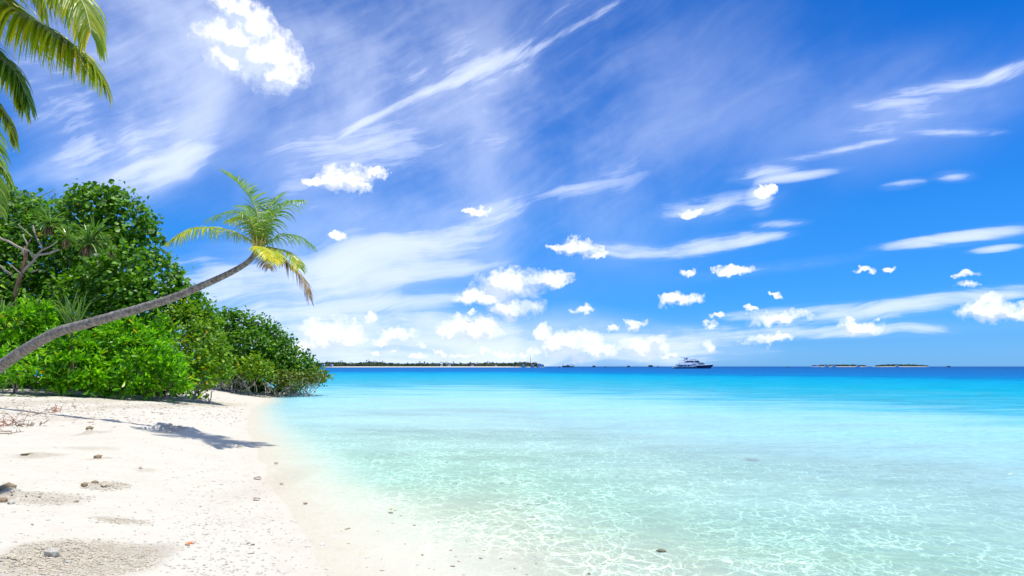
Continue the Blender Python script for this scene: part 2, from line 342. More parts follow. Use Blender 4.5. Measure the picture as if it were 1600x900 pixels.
# water
def watermat():
    m, t = mat('sea_water'); p = t.new('ShaderNodeNewGeometry').outputs['Position']; s = t.new('ShaderNodeSeparateXYZ', {0: p}).outputs
    e = t.math('ADD', t.math('MULTIPLY', s[1], .8), t.math('MULTIPLY', t.math('MAXIMUM', s[0], 0.), 1.3))
    e = t.math('MAXIMUM', e, 1.)
    big = t.noise(t.mapping(p, sc=(1, 2.2, 1), typ='POINT'), .018, 4, .6)
    mid = t.noise(t.mapping(p, sc=(1, 2.6, 1), typ='POINT'), .11, 5, .6)
    q = t.math('DIVIDE', t.math('LOGARITHM', e, 10.), 3.5)
    q = t.math('ADD', q, t.math('MULTIPLY', t.math('SUBTRACT', big, .5), .05))
    q = t.math('ADD', q, t.math('MULTIPLY', t.math('SUBTRACT', mid, .5), .13))
    dep = t.new('ShaderNodeAttribute', attribute_name='depth').outputs['Fac']
    sh = t.sstep(dep, .0, .11)
    # log10: 6m .22, 10m .286, 20m .37, 40m .458, 60m .508, 100m .571, 200m .657, 1000m .857
    tint = t.ramp(q, [(.20, (.95, .965, .92)), (.24, (.86, .955, .89)), (.285, (.74, .95, .895)), (.34, (.77, .965, .955)), (.40, (.71, .95, .98)), (.47, (.52, .86, .97)), (.53, (.3, .8, .95))])
    body = t.ramp(q, [(.36, (.53, .79, .80)), (.43, (.34, .66, .74)), (.50, (.04, .33, .45)), (.56, (.0, .30, .44)), (.622, (.0, .25, .45)), (.655, (.0, .14, .36)), (.70, (.0, .11, .33)), (.9, (.0, .07, .24))])
    op = t.math('MULTIPLY', t.sstep(q, .26, .50), sh)
    tint = t.mix(sh, (.99, .985, .965), tint)
    # ripple-focused light painted into the water tint: a net of bright lines
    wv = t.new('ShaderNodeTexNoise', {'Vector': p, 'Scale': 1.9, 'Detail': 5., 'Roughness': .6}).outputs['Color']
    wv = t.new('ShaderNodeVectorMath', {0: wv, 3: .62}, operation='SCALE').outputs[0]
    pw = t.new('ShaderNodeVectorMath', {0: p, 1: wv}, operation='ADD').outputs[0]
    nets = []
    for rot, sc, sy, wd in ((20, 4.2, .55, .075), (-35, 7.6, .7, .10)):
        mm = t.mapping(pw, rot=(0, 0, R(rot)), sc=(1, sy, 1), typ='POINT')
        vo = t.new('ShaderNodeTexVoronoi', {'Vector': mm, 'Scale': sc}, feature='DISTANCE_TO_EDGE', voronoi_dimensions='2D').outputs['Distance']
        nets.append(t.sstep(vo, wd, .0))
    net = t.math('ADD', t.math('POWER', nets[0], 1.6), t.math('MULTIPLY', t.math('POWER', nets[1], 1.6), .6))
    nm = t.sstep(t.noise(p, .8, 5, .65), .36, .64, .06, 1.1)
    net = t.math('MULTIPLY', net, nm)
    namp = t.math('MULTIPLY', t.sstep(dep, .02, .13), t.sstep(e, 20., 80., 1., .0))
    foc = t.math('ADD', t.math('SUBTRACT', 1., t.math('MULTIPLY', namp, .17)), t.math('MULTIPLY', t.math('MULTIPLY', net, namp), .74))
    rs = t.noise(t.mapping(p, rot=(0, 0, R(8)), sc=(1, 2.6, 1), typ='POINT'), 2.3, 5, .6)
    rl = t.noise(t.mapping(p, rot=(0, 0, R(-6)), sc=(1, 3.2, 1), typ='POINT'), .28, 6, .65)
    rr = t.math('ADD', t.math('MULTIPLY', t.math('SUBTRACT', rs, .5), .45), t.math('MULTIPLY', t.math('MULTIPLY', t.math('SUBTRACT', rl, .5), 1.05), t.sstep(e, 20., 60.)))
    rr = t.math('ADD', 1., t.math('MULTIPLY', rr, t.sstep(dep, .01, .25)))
    foc = t.math('MULTIPLY', foc, rr); body = t.mix(1., body, t.new('ShaderNodeCombineXYZ', {0: rr, 1: rr, 2: rr}).outputs[0], 'MULTIPLY')  # streaky light and shade of the waves, painted into tint and body colour
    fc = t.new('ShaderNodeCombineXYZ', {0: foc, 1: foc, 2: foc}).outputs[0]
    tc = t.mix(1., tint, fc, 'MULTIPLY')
    # ripples
    rp = t.mapping(p, rot=(0, 0, R(12)), sc=(1, 1.9, 1), typ='POINT')
    r1 = t.noise(rp, 1.1, 4, .55); r2 = t.noise(rp, 5.5, 4, .6); r3 = t.noise(rp, .16, 5, .6)
    r4 = t.noise(rp, 14., 2, .5)
    hgt = t.math('ADD', t.math('ADD', t.math('ADD', t.math('MULTIPLY', r1, .24), t.math('MULTIPLY', r2, .075)), t.math('MULTIPLY', r3, 1.1)), t.math('MULTIPLY', r4, .014))
    bstr = t.sstep(s[1], 5., 14., .35, 1.)
    bp = t.new('ShaderNodeBump', {'Strength': bstr, 'Distance': 1., 'Height': hgt})
    fr = t.new('ShaderNodeFresnel', {'IOR': 1.33, 'Normal': bp.outputs[0]}).outputs[0]
    fr = t.math('MULTIPLY', t.math('MINIMUM', fr, .6), t.math('MULTIPLY', t.sstep(dep, .0, .2, .35, 1.), t.sstep(e, 40., 160., .42, .12)))
    tr = t.new('ShaderNodeBsdfTransparent', {'Color': tc})
    # ripple facets shade the body colour too
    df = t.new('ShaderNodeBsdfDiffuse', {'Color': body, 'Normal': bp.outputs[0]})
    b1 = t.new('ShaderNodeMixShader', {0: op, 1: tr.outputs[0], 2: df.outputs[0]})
    gl = t.new('ShaderNodeBsdfGlossy', {'Color': (1, 1, 1, 1), 'Roughness': t.sstep(e, 20., 300., .06, .35), 'Normal': bp.outputs[0]})
    b2 = t.new('ShaderNodeMixShader', {0: fr, 1: b1.outputs[0], 2: gl.outputs[0]})
    t.new('ShaderNodeOutputMaterial', {0: b2.outputs[0]}); return m
M_WATER = watermat()

# ---------------------------------------------------------------- ground and sea
def axis(lo, hi, a, b, step, grow=1.13):
    mid = list(np.arange(a, b, step)); out = [mid[0]]; s_ = step
    while out[0] > lo: s_ *= grow; out.insert(0, out[0]-s_)
    out += mid[1:]; s_ = step
    while out[-1] < hi: s_ *= grow; out.append(out[-1]+s_)
    return np.array(out)
def sheet(name, xs, ys, fz, m):
    X, Y = np.meshgrid(xs, ys); Z = fz(X, Y); nx, ny = len(xs), len(ys)
    V = np.stack([X, Y, Z], -1).reshape(-1, 3)
    i = (np.arange(ny-1)[:, None]*nx+np.arange(nx-1)[None]).ravel()
    q = np.stack([i, i+1, i+nx+1, i+nx], 1)
    mb = MB(); mb.v.append(V); mb.f = list(map(tuple, q.tolist())); mb.sm = [True]*len(mb.f); mb.n = len(V)
    return mb.build(name, m)
ter = sheet('beach_sand', axis(-60000, 60000, -10.5, .5, .045, 1.10), axis(-2000, 60000, 4., 19., .06, 1.055),
            lambda X, Y: np.where((np.abs(X) > 900) | (Y > 900), -25., H(X, Y)), M_SAND)
me = ter.data; co = np.zeros(len(me.vertices)*3, dtype=np.float32); me.vertices.foreach_get('co', co); co = co.reshape(-1, 3); gv = np.zeros(len(co))
for px, py, rx, ry, st in ((120, 875, 150, 36, .9), (50, 885, 100, 26, .9), (215, 868, 60, 26, .8), (70, 780, 90, 16, .6), (20, 778, 40, 14, .9), (165, 760, 48, 8, .8), (188, 817, 66, 7, .75), (60, 712, 44, 7, .8), (156, 717, 18, 6, .9), (270, 674, 44, 8, .8), (140, 677, 16, 6, .9),
                       (60, 630, 110, 14, .7), (200, 636, 120, 14, .7), (330, 632, 80, 8, .8), (130, 700, 60, 5, .5), (225, 735, 30, 4, .5), (420, 760, 40, 40, .25), (165, 700, 44, 4, .5), (100, 655, 70, 6, .5)):
    a = ground(px, py); b = ground(px+rx, py); c_ = ground(px, py-ry); d_ = ground(px, py+ry*.9); sx = abs(b.x-a.x); sy = max(.1, (c_.y-d_.y)/2)
    q = ((co[:, 0]-a.x)/sx)**2+((co[:, 1]-(c_.y+d_.y)/2)/sy)**2; gv = np.maximum(gv, st*np.clip(1.35-q, 0, 1))
at_ = me.attributes.new('grit', 'FLOAT', 'POINT'); at_.data.foreach_set('value', gv.astype(np.float32))
tag(ter, 'pale cream beach sand sloping down under the lagoon', kind='structure')
sea = sheet('sea', axis(-60000, 60000, -19, 4, .3, 1.35), axis(-2000, 60000, -2, 62, .5, 1.35), lambda X, Y: X*0, M_WATER)
me = sea.data; co = np.zeros(len(me.vertices)*3, dtype=np.float32); me.vertices.foreach_get('co', co); co = co.reshape(-1, 3)
hh = H0(co[:, 0], co[:, 1]); dd = np.where(np.abs(co[:, 0])+np.abs(co[:, 1]) > 500, 5., np.clip(-hh, 0, 5))
me.attributes.new('depth', 'FLOAT', 'POINT').data.foreach_set('value', dd.astype(np.float32))
tag(sea, 'clear turquoise lagoon turning deep blue at the horizon', kind='structure')

# ---------------------------------------------------------------- leaves
LEAF = np.array([(0, 0, 0), (-.5, .62, .10), (0, .6, 0), (.5, .62, .10), (-.36, .9, .02), (0, 1., -.06), (.36, .9, .02)])
LEAF_F = [(0, 2, 1), (0, 3, 2), (2, 5, 4, 1), (2, 3, 6, 5)]
def frames(dirs, roll=None):
    d = dirs/np.linalg.norm(dirs, axis=1, keepdims=True)
    r = RNG.normal(size=d.shape) if roll is None else roll
    a = np.cross(d, r); a /= np.linalg.norm(a, axis=1, keepdims=True)+1e-9
    return d, a, np.cross(a, d)
def leaves(mb, pos, dirs, length, width, nrm=None):
    """one leaf per row: grows from pos along dirs"""
    d, a, n = frames(dirs, nrm)
    V = (pos[:, None]+LEAF[None, :, 0:1]*a[:, None]*width[:, None, None]
         + LEAF[None, :, 1:2]*d[:, None]*length[:, None, None]+LEAF[None, :, 2:3]*n[:, None]*length[:, None, None])
    mb.bulk(V, LEAF_F)
def rosettes(mb, cen, ax, size, k=10, spread=(.35, 1.25)):
    m = len(cen); d, a, b = frames(ax)
    for j in range(k):
        th = 2*math.pi*j/k*1.0+RNG.random(m)*.8
        tilt = spread[0]+(spread[1]-spread[0])*((j*.618) % 1)+RNG.normal(size=m)*.12
        dr = d*np.cos(tilt)[:, None]+(a*np.cos(th)[:, None]+b*np.sin(th)[:, None])*np.sin(tilt)[:, None]
        L = size*(.75+.5*RNG.random(m))
        roll = d+RNG.normal(size=d.shape)*.12
        side = np.cross(dr, roll)
        leaves(mb, cen-d*size[:, None]*.1, dr, L, L*.27, side*1.0 if False else roll)
def lobe_points(lobes, per_m2, keep=1.0, back=.35):
    """points with outward normals on the merged surface of lumpy lobes"""
    C = [Vector(l[0]) for l in lobes]; P = []; Nn = []
    for (c_, rx, ry, rz) in lobes:
        area = 4*math.pi*((rx*ry)**1.6+(rx*rz)**1.6+(ry*rz)**1.6)**(1/1.6)/3**(1/1.6)
        n = int(area*per_m2)
        u = RNG.normal(size=(n, 3)); u /= np.linalg.norm(u, axis=1, keepdims=True)
        rr = 1+.30*fbm(u[:, 0]*3+c_[0], u[:, 2]*3+u[:, 1]*2+c_[1], 1.1, 3)+RNG.normal(size=n)*.05
        p = u*np.array([rx, ry, rz])*rr[:, None]+np.array(c_)
        nn = u/np.array([rx, ry, rz]); nn /= np.linalg.norm(nn, axis=1, keepdims=True)
        ok = ((nn[:, 1] < back) | (nn[:, 2] > .6)) & (fbm(p[:, 0]+p[:, 1], p[:, 2], 1.6/max(rx, .4)**.5, 3) > -.42)
        for (c2, a2, b2, d2) in lobes:
            if c2 is c_: continue
            q = (p-np.array(c2))/np.array([a2, b2, d2]); ok &= (q**2).sum(1) > .72
        P.append(p[ok]); Nn.append(nn[ok])
    return np.concatenate(P), np.concatenate(Nn)

G1 = [(0, (.05, .18, .003)), (.4, (.12, .38, .006)), (.8, (.28, .60, .010)), (.975, (.38, .60, .02)), (1, (.7, .52, .02))]
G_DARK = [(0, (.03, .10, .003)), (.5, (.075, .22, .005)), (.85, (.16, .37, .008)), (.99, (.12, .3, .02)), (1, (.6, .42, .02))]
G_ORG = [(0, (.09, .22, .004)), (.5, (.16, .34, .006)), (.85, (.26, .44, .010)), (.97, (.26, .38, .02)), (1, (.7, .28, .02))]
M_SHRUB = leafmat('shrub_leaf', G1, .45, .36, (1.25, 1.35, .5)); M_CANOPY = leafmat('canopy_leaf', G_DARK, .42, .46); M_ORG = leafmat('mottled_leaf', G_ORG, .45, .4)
M_MANG = leafmat('shore_tree_leaf', [(0, (.03, .10, .003)), (.5, (.07, .22, .005)), (.85, (.16, .37, .008)), (1, (.15, .3, .02))], .42, .45)
M_MANGY = leafmat('yellow_green_leaf', [(0, (.06, .13, .01)), (.6, (.14, .23, .015)), (.9, (.22, .26, .02)), (1, (.5, .22, .02))], .4, .4)  # yellow green leaf tones with a few orange ones
M_PAND = leafmat('screw_pine_leaf', [(0, (.06, .17, .025)), (.6, (.13, .28, .045)), (1, (.26, .38, .10))], .35, .3, spec=.7)
M_DRY = leafmat('dead_leaf', [(0, (.10, .06, .025)), (1, (.30, .19, .09))], .2, .7, (1, .9, .6))
M_BARKG = plain('grey_branch', (.29, .25, .21), .85, var=.35, nscale=9, bump=.5)
M_BARKB = plain('brown_branch', (.22, .12, .07), .85, var=.35, nscale=9, bump=.5)
M_BARKW = plain('bleached_root', (.42, .38, .32), .9, var=.3, nscale=12, bump=.5)

def lob(px, py, Y, r, flat=1., dep=1.):
    c_ = at(px, py, Y); m = r*Y/F
    return (tuple(c_), m, m*dep, m*flat)
def plant(name, label, cat, lobes, material, style, root, size, dens, trunk_r=.1, bark=None, group=None, stems=4, inner=True, extra=None):
    g = ground(*root) if len(root) == 2 else Vector(root)
    e = empty(name, tuple(g), label, cat, group)
    L = [lob(*l) for l in lobes]
    mb = MB()
    P, Nn = lobe_points(L, dens)
    upd = Nn*.8+np.array([0, -.1, .75]); 
    sz = size*(.7+.45*RNG.random(len(P))+.5*(fbm(P[:, 0], P[:, 2], 1.1, 2)))
    zmin = H0(P[:, 0], P[:, 1])+.05; ok = P[:, 2] > zmin; P, Nn, upd, sz = P[ok], Nn[ok], upd[ok], sz[ok]
    if style == 'rosette': rosettes(mb, P, Nn*.9+np.array([0, -.35, .6])+RNG.normal(size=P.shape)*.25, sz, 13)
    else:
        size = size*.8; sz = sz*.78
        for j in range(9):
            off = RNG.normal(size=P.shape)*size*.95
            dr = Nn*.5+RNG.normal(size=P.shape)*.55+np.array([0, -.1, -.35]); roll = upd+RNG.normal(size=P.shape)*.55
            l2 = sz*(.7+.6*RNG.random(len(P))); leaves(mb, P+off, dr, l2, l2*.95, roll)
    if inner:
        Li = [(c_, a*.72, b*.72, d*.72) for c_, a, b, d in L]
        P2_, N2 = lobe_points(Li, dens*.8, back=1.1)
        ok = P2_[:, 2] > H0(P2_[:, 0], P2_[:, 1])+.05; P2_, N2 = P2_[ok], N2[ok]
        for j in range(8):
            off = RNG.normal(size=P2_.shape)*size
            l2 = size*(.8+.4*RNG.random(len(P2_)))
            leaves(mb, P2_+off, N2+RNG.normal(size=N2.shape)*.8, l2, l2*(.3 if style == 'rosette' else .8), N2+RNG.normal(size=N2.shape)*.5)
    mb.build('crown', material, e)
    tb = MB(); order = sorted(range(len(L)), key=lambda i: -L[i][1])[:max(stems, 2)]
    for i in order:
        c_ = Vector(L[i][0]); b0 = g+Vector((random.uniform(-.5, .5), random.uniform(-.2, .6), -.15))
        mid = (b0*.5+c_*.5)+Vector((random.uniform(-.4, .4), random.uniform(0, .5), random.uniform(-.5, .1)))
        pts = [b0, b0*.6+mid*.4+Vector((0, 0, .15)), mid, mid*.4+c_*.6, c_]
        tb.tube(pts, [trunk_r, trunk_r*.85, trunk_r*.65, trunk_r*.5, trunk_r*.25], 7, rough=.15)
        for k in range(5):
            q = Vector(RNG.normal(size=3)).normalized(); r_ = L[i][1]
            s0 = mid.lerp(c_, random.random()); tb.tube([s0, s0+q*r_*.45+Vector((0, 0, .1)), s0+q*r_*.95+Vector((0, 0, .2))], [trunk_r*.3, trunk_r*.2, trunk_r*.08], 5)
    tb.build('trunk', bark or M_BARKG, e)
    return e, L

plant('canopy_tree', 'tall dark green broad-leaved tree at the top of the thicket against the sky', 'tree',
      [(150, 328, 34, 36), (205, 352, 34, 32), (228, 372, 34, 20), (118, 352, 34, 38), (180, 380, 34, 26), (185, 325, 34, 24), (125, 385, 33, 35), (160, 405, 33, 32)], M_CANOPY, 'broad', (130, 603), .30, 7, .16)
plant('canopy_tree', 'dark green tree on the far left edge behind the screw pine', 'tree',
      [(25, 345, 35, 42), (-30, 350, 35, 55), (60, 365, 34, 34), (-10, 410, 33, 60), (70, 430, 34, 45), (30, 470, 33, 50), (-70, 430, 33, 60), (-50, 500, 32, 55)], M_CANOPY, 'broad', (40, 602), .30, 6.5, .18)
plant('broadleaf_tree', 'bright green broad-leaved tree sloping down behind the middle of the leaning palm trunk', 'tree',
      [(205, 425, 32, 38), (248, 440, 32, 36), (170, 445, 31.5, 40), (272, 470, 32, 30), (225, 475, 31, 42), (300, 490, 32, 28), (130, 470, 31.5, 40), (180, 500, 31, 42), (320, 500, 33, 20)], M_MANG, 'broad', (215, 605), .26, 9, .15)
plant('mottled_shrub', 'yellow green shrub flecked with orange leaves at the right end of the thicket', 'shrub',
      [(285, 515, 31, 34), (318, 525, 31.5, 30), (300, 555, 31, 34), (332, 560, 31.5, 24), (262, 545, 30.5, 34), (343, 578, 31.5, 16), (318, 585, 31, 20), (285, 580, 30.5, 24)], M_ORG, 'broad', (305, 607), .17, 16, .07)
plant('beach_shrub', 'bright green rosette-leaved shrub spilling onto the sand below the middle of the palm trunk', 'shrub',
      [(225, 560, 29, 36), (190, 535, 29.5, 34), (250, 575, 29, 30), (175, 572, 29, 34), (215, 588, 28.5, 26), (268, 592, 28.7, 18), (285, 598, 28.6, 12), (150, 550, 29.5, 30), (245, 530, 30, 28)], M_SHRUB, 'rosette', (235, 612), .31, 9.5, .06)
plant('beach_shrub', 'bright green rosette-leaved shrub directly under the lower half of the palm trunk', 'shrub',
      [(110, 562, 28, 32), (75, 575, 28, 26), (130, 582, 28, 22), (100, 535, 28.8, 30), (150, 590, 28, 15), (60, 550, 28.6, 26), (95, 592, 27.6, 15)], M_SHRUB, 'rosette', (100, 606), .31, 9.5, .06)
plant('beach_shrub', 'green rosette-leaved shrub on the left edge above the palm trunk', 'shrub',
      [(20, 515, 28, 32), (50, 500, 28.5, 28), (-20, 520, 28, 36), (80, 515, 29, 24), (10, 545, 28, 24)], M_SHRUB, 'rosette', (20, 604), .31, 9.5, .06)
plant('beach_shrub', 'low yellow green shrub in the left corner under the palm trunk', 'shrub',
      [(5, 572, 26, 22), (35, 580, 26.5, 16), (-30, 575, 26, 26), (20, 592, 26, 11)], M_SHRUB, 'rosette', (0, 607), .31, 9.5, .06)
plant('shore_tree', 'dark green shore tree with the tallest crown of the far clump beside the thicket', 'tree',
      [(358, 508, 45, 20), (380, 510, 45, 19), (345, 535, 45, 24), (375, 545, 44, 26), (402, 516, 45, 18), (400, 540, 44, 22), (345, 570, 44, 20), (330, 520, 46, 24)], M_MANG, 'broad', (375, 609), .25, 10, .12)
plant('shore_tree', 'dark green shore tree sloping down to the water at the tip of the point', 'tree',
      [(425, 530, 46, 19), (445, 548, 46, 19), (425, 562, 45, 24), (464, 562, 46, 17), (482, 576, 46, 13), (460, 580, 45.5, 17), (440, 580, 45, 16), (498, 585, 46, 9)], M_MANG, 'broad', (440, 608), .24, 11, .12)
plant('shore_shrub', 'yellow green shrub with orange leaf tips hanging over the water at the point', 'shrub',
      [(478, 592, 44, 10), (460, 594, 43.5, 11), (497, 590, 44.5, 8), (440, 592, 43.5, 9), (508, 588, 45, 5)], M_MANGY, 'broad', (455, 606), .19, 20, .06)
plant('shore_shrub', 'small bright green shrub at the foot of the dark shore trees', 'shrub',
      [(400, 570, 42.5, 15), (385, 578, 42.5, 12), (415, 580, 42.5, 12), (372, 570, 43, 11)], M_ORG, 'broad', (398, 607), .19, 16, .06)

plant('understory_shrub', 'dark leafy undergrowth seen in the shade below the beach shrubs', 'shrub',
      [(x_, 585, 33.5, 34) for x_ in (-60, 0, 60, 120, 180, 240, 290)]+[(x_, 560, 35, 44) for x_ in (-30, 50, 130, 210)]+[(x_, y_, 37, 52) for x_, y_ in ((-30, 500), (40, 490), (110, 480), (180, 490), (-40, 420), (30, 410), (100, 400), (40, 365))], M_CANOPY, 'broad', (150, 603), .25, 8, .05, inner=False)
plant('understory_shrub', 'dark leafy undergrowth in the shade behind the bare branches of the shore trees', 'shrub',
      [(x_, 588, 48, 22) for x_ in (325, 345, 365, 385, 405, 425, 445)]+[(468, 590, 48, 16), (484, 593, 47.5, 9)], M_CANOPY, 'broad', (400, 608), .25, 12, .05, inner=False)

# tangle of bare roots and branches under the shore trees, each clump its own thing
def tangle(label, x0, x1, Y, n, y0=606, top=580, m=None, r=.03):
    g = at((x0+x1)/2, y0, Y); g.z = float(H0(g.x, g.y)); e = empty('bare_branches', tuple(g), label, 'branches', 'bare branch tangles under the shore trees')
    for _ in range(n):
        mb = MB(); px = random.uniform(x0, x1); a = at(px, y0, Y+random.uniform(-1, 1)); a.z = float(H0(a.x, a.y))-.03
        b = at(px+random.uniform(-34, 34), random.uniform(top, top+14), Y+random.uniform(-1.2, 1.2))
        c_ = a.lerp(b, .5)+Vector((random.uniform(-.5, .5), 0, random.uniform(-.3, .35)))
        pts = [a*(1-t)**2+c_*2*t*(1-t)+b*t*t+Vector(RNG.normal(size=3))*.035 for t in np.linspace(0, 1, 7)]
        rr = r*random.uniform(.5, 1.3); mb.tube(pts, [rr*(1-.6*i/6) for i in range(7)], 5)
        for k in range(3):
            s0 = pts[random.randint(2, 5)]; q = Vector((random.uniform(-1, 1), random.uniform(-.5, .5), random.uniform(-.3, .9)))*.6
            mb.tube([s0, s0+q*.5+Vector((0, 0, .07)), s0+q], [rr*.5, rr*.4, rr*.2], 4)
        mb.build('branch', m or M_BARKW, e)
tangle('tangle of bleached bare branches standing in the shallows under the point shrub', 425, 490, 44, 26, 609, 588)
tangle('tangle of grey bare branches on the sand under the tallest shore tree', 345, 420, 43.5, 26, 608, 584, r=.035)
tangle('few pale bare branches in the gap under the mottled shrub', 300, 345, 33, 9, 607, 588, r=.035)
tangle('dark thin stems under the bright rosette-leaved shrub', 165, 275, 29.2, 16, 611, 592, M_BARKB, .02)

# fallen pale pole leaning out of the shrub
mb = MB(); a = at(112, 579, 27.3); b = ground(170, 606); b.z += .03
mb.tube([a, a.lerp(b, .5)+Vector((0, 0, .03)), b], [.03, .035, .045], 7, rough=.2)
tag(mb.build('dead_branch', M_BARKW), 'pale dead branch slanting down to the sand out of the shrub', 'branch')
mb = MB(); a = ground(160, 609); b = ground(240, 618); mb.tube([a+Vector((0, 0, .05)), a.lerp(b, .5)+Vector((0, 0, .09)), b+Vector((0, 0, .03))], [.05, .04, .02], 7, rough=.3)
tag(mb.build('driftwood_log', M_BARKW), 'grey driftwood lying on the sand at the foot of the shrubs', 'driftwood')

# ---------------------------------------------------------------- screw pines
def strap(mb, p0, d, L, w, droop, n=5):
    d = Vector(d).normalized(); side = d.cross(Vector((0, 0, 1)))
    if side.length < .1: side = Vector((1, 0, 0))
    side = (side.normalized()+Vector(RNG.normal(size=3))*.25).normalized()
    V = []; p = Vector(p0); dd = d.copy()
    for i in range(n+1):
        t = i/n; ww = w*(1-t)**.6*(.5+.5*min(1, t*4+.3)); V += [p-side*ww, p+Vector((0, 0, -w*.4))*(1-t), p+side*ww]
        dd = (dd+Vector((0, 0, -droop/n))).normalized(); p = p+dd*L/n
    mb.add([tuple(v) for v in V], [(3*i+a_, 3*i+a_+1, 3*i+4+a_, 3*i+3+a_) for i in range(n) for a_ in (0, 1)])
def pandan_head(e, c_, size, n=60, dead=30, axis_=(0, 0, 1)):
    mb = MB(); A = Vector(axis_).normalized()
    for i in range(n):
        q = Vector(RNG.normal(size=3)).normalized(); d = A*random.uniform(.1, 1.1)+q*.9
        if d.dot(A) < 0: d = d-A*d.dot(A)*1.3
        strap(mb, c_, d, size*random.uniform(.75, 1.25), size*.045, random.uniform(.5, 1.3))
    mb.build('leaf_rosette', M_PAND, e)
    if dead:
        mb = MB()
        for i in range(dead):
            q = Vector(RNG.normal(size=3)).normalized(); strap(mb, c_-A*size*.08, q*.7+Vector((0, 0, -.8)), size*random.uniform(.35, .75), size*.035, .8)
        mb.build('dead_leaves', M_DRY, e)
Yp = 29.6
g = ground(38, 603); g = at(38, 560, Yp+1); g.z = float(H0(g.x, g.y))
sp_t = empty('screw_pine', tuple(g), 'screw pine with bare forked branches and spiky leaf heads at the left', 'tree')
def br(pts, r0, r1, name='branch', m=M_BARKG, par=None):
    mb = MB(); P = [at(*p) for p in pts]; n = len(P)
    Q = []
    for i in range(n-1):
        for k in range(3): Q.append(P[i].lerp(P[i+1], k/3)+Vector(RNG.normal(size=3))*.012)
    Q.append(P[-1]); m_ = len(Q)
    mb.tube(Q, [r0+(r1-r0)*i/(m_-1) for i in range(m_)], 7, rough=.12); return mb.build(name, m, par if par is not None else sp_t)
base = (36, 600, Yp+1)
br([(14, 600, Yp+1), (18, 520, Yp+.6), (20, 475, Yp+.4), (32, 430, Yp), (40, 405, Yp), (40, 385, Yp)], .13, .07, 'trunk', M_BARKB)
br([(36, 428, Yp), (48, 412, Yp-.2), (60, 398, Yp-.3), (78, 395, Yp-.4), (92, 390, Yp-.4)], .07, .045)
br([(55, 402, Yp-.2), (67, 390, Yp-.4), (62, 378, Yp-.5), (55, 368, Yp-.4), (52, 352, Yp-.3)], .05, .03)
br([(66, 391, Yp-.4), (80, 384, Yp-.5), (90, 378, Yp-.5)], .035, .025)
br([(40, 400, Yp), (32, 388, Yp-.1), (14, 378, Yp-.2), (0, 372, Yp-.2), (-20, 350, Yp-.2)], .06, .035)
br([(54, 404, Yp-.2), (46, 392, Yp-.3), (30, 386, Yp-.5), (8, 374, Yp-.6)], .045, .02)
br([(40, 398, Yp), (42, 382, Yp-.2), (36, 366, Yp-.2)], .045, .025)
br([(36, 432, Yp), (24, 420, Yp-.3), (14, 412, Yp-.4)], .04, .015)
br([(20, 430, Yp), (8, 422, Yp-.4), (-14, 404, Yp-.5)], .05, .03)
br([(48, 425, Yp), (60, 422, Yp-.2), (74, 423, Yp-.3)], .03, .012)
br([(42, 385, Yp), (50, 370, Yp-.1), (28, 350, Yp)], .03, .014)
pandan_head(sp_t, at(77, 350, Yp-.3), .85, 80, 60); pandan_head(sp_t, at(104, 372, Yp-.4), .7, 40, 60)
pandan_head(sp_t, at(138, 380, Yp-.5), .95, 80, 60); pandan_head(sp_t, at(148, 368, Yp-.3), .95, 60, 20); pandan_head(sp_t, at(175, 392, Yp-.3), .6, 30, 20)
g = ground(112, 603); g2 = at(112, 502, 27.6); 
e = empty('screw_pine', (g2.x, g2.y, float(H0(g2.x, g2.y))), 'spiky long-leaved young screw pine sticking up just above the palm trunk', 'tree')
br([(112, 600, 27.6), (112, 560, 27.6), (112, 505, 27.6)], .07, .05, 'trunk', M_BARKB, e)
mb = MB()
for i in range(34):
    q = Vector((random.uniform(-.55, .6), random.uniform(-.5, .3), 1)); strap(mb, at(112+random.uniform(-10, 14), 505, 27.4), q, random.uniform(.8, 1.6), .045, random.uniform(.3, 1.1), 6)
mb.build('leaf_rosette', M_PAND, e)
e = empty('screw_pine', (at(0, 600, 28).x, 28, .8), 'narrow-leaved screw pine at the left edge beside the shrub', 'tree')
br([(2, 600, 28), (2, 540, 28), (3, 498, 27.8)], .07, .05, 'trunk', M_BARKB, e)
pandan_head(e, at(3, 498, 27.6), 1.0, 60, 16)
# feathery casuarina behind the canopy
M_CAS = leafmat('needle_foliage', [(0, (.06, .12, .05)), (1, (.14, .22, .09))], .3, .6)
ct = at(40, 330, 38); e = empty('ironwood_tree', (ct.x-1, 38, 1.), 'thin feathery grey green tree top above the thicket at left', 'tree')
br([(20, 600, 38), (22, 450, 38), (25, 340, 38), (32, 312, 38)], .16, .03, 'trunk', M_BARKG, e)
mb = MB(); tw = MB()
for (ax_, ay, bx, by) in ((20, 330, 86, 296), (18, 340, 60, 300), (15, 320, 34, 296), (10, 320, -10, 292), (40, 330, 95, 318), (20, 310, 45, 303), (70, 330, 88, 300), (0, 330, 20, 290)):
    A, B = at(ax_, ay, 38), at(bx, by, 38); tw.tube([A, A.lerp(B, .5)+Vector((0, 0, .1)), B], [.04, .025, .01], 5)
    for k in range(70):
        p = A.lerp(B, random.random()); strap(mb, p, Vector((random.uniform(-.6, .9), random.uniform(-.5, .5), random.uniform(-.4, .7))), random.uniform(.25, .6), .012, .8, 3)
tw.build('branches', M_BARKG, e); mb.build('crown', M_CAS, e)

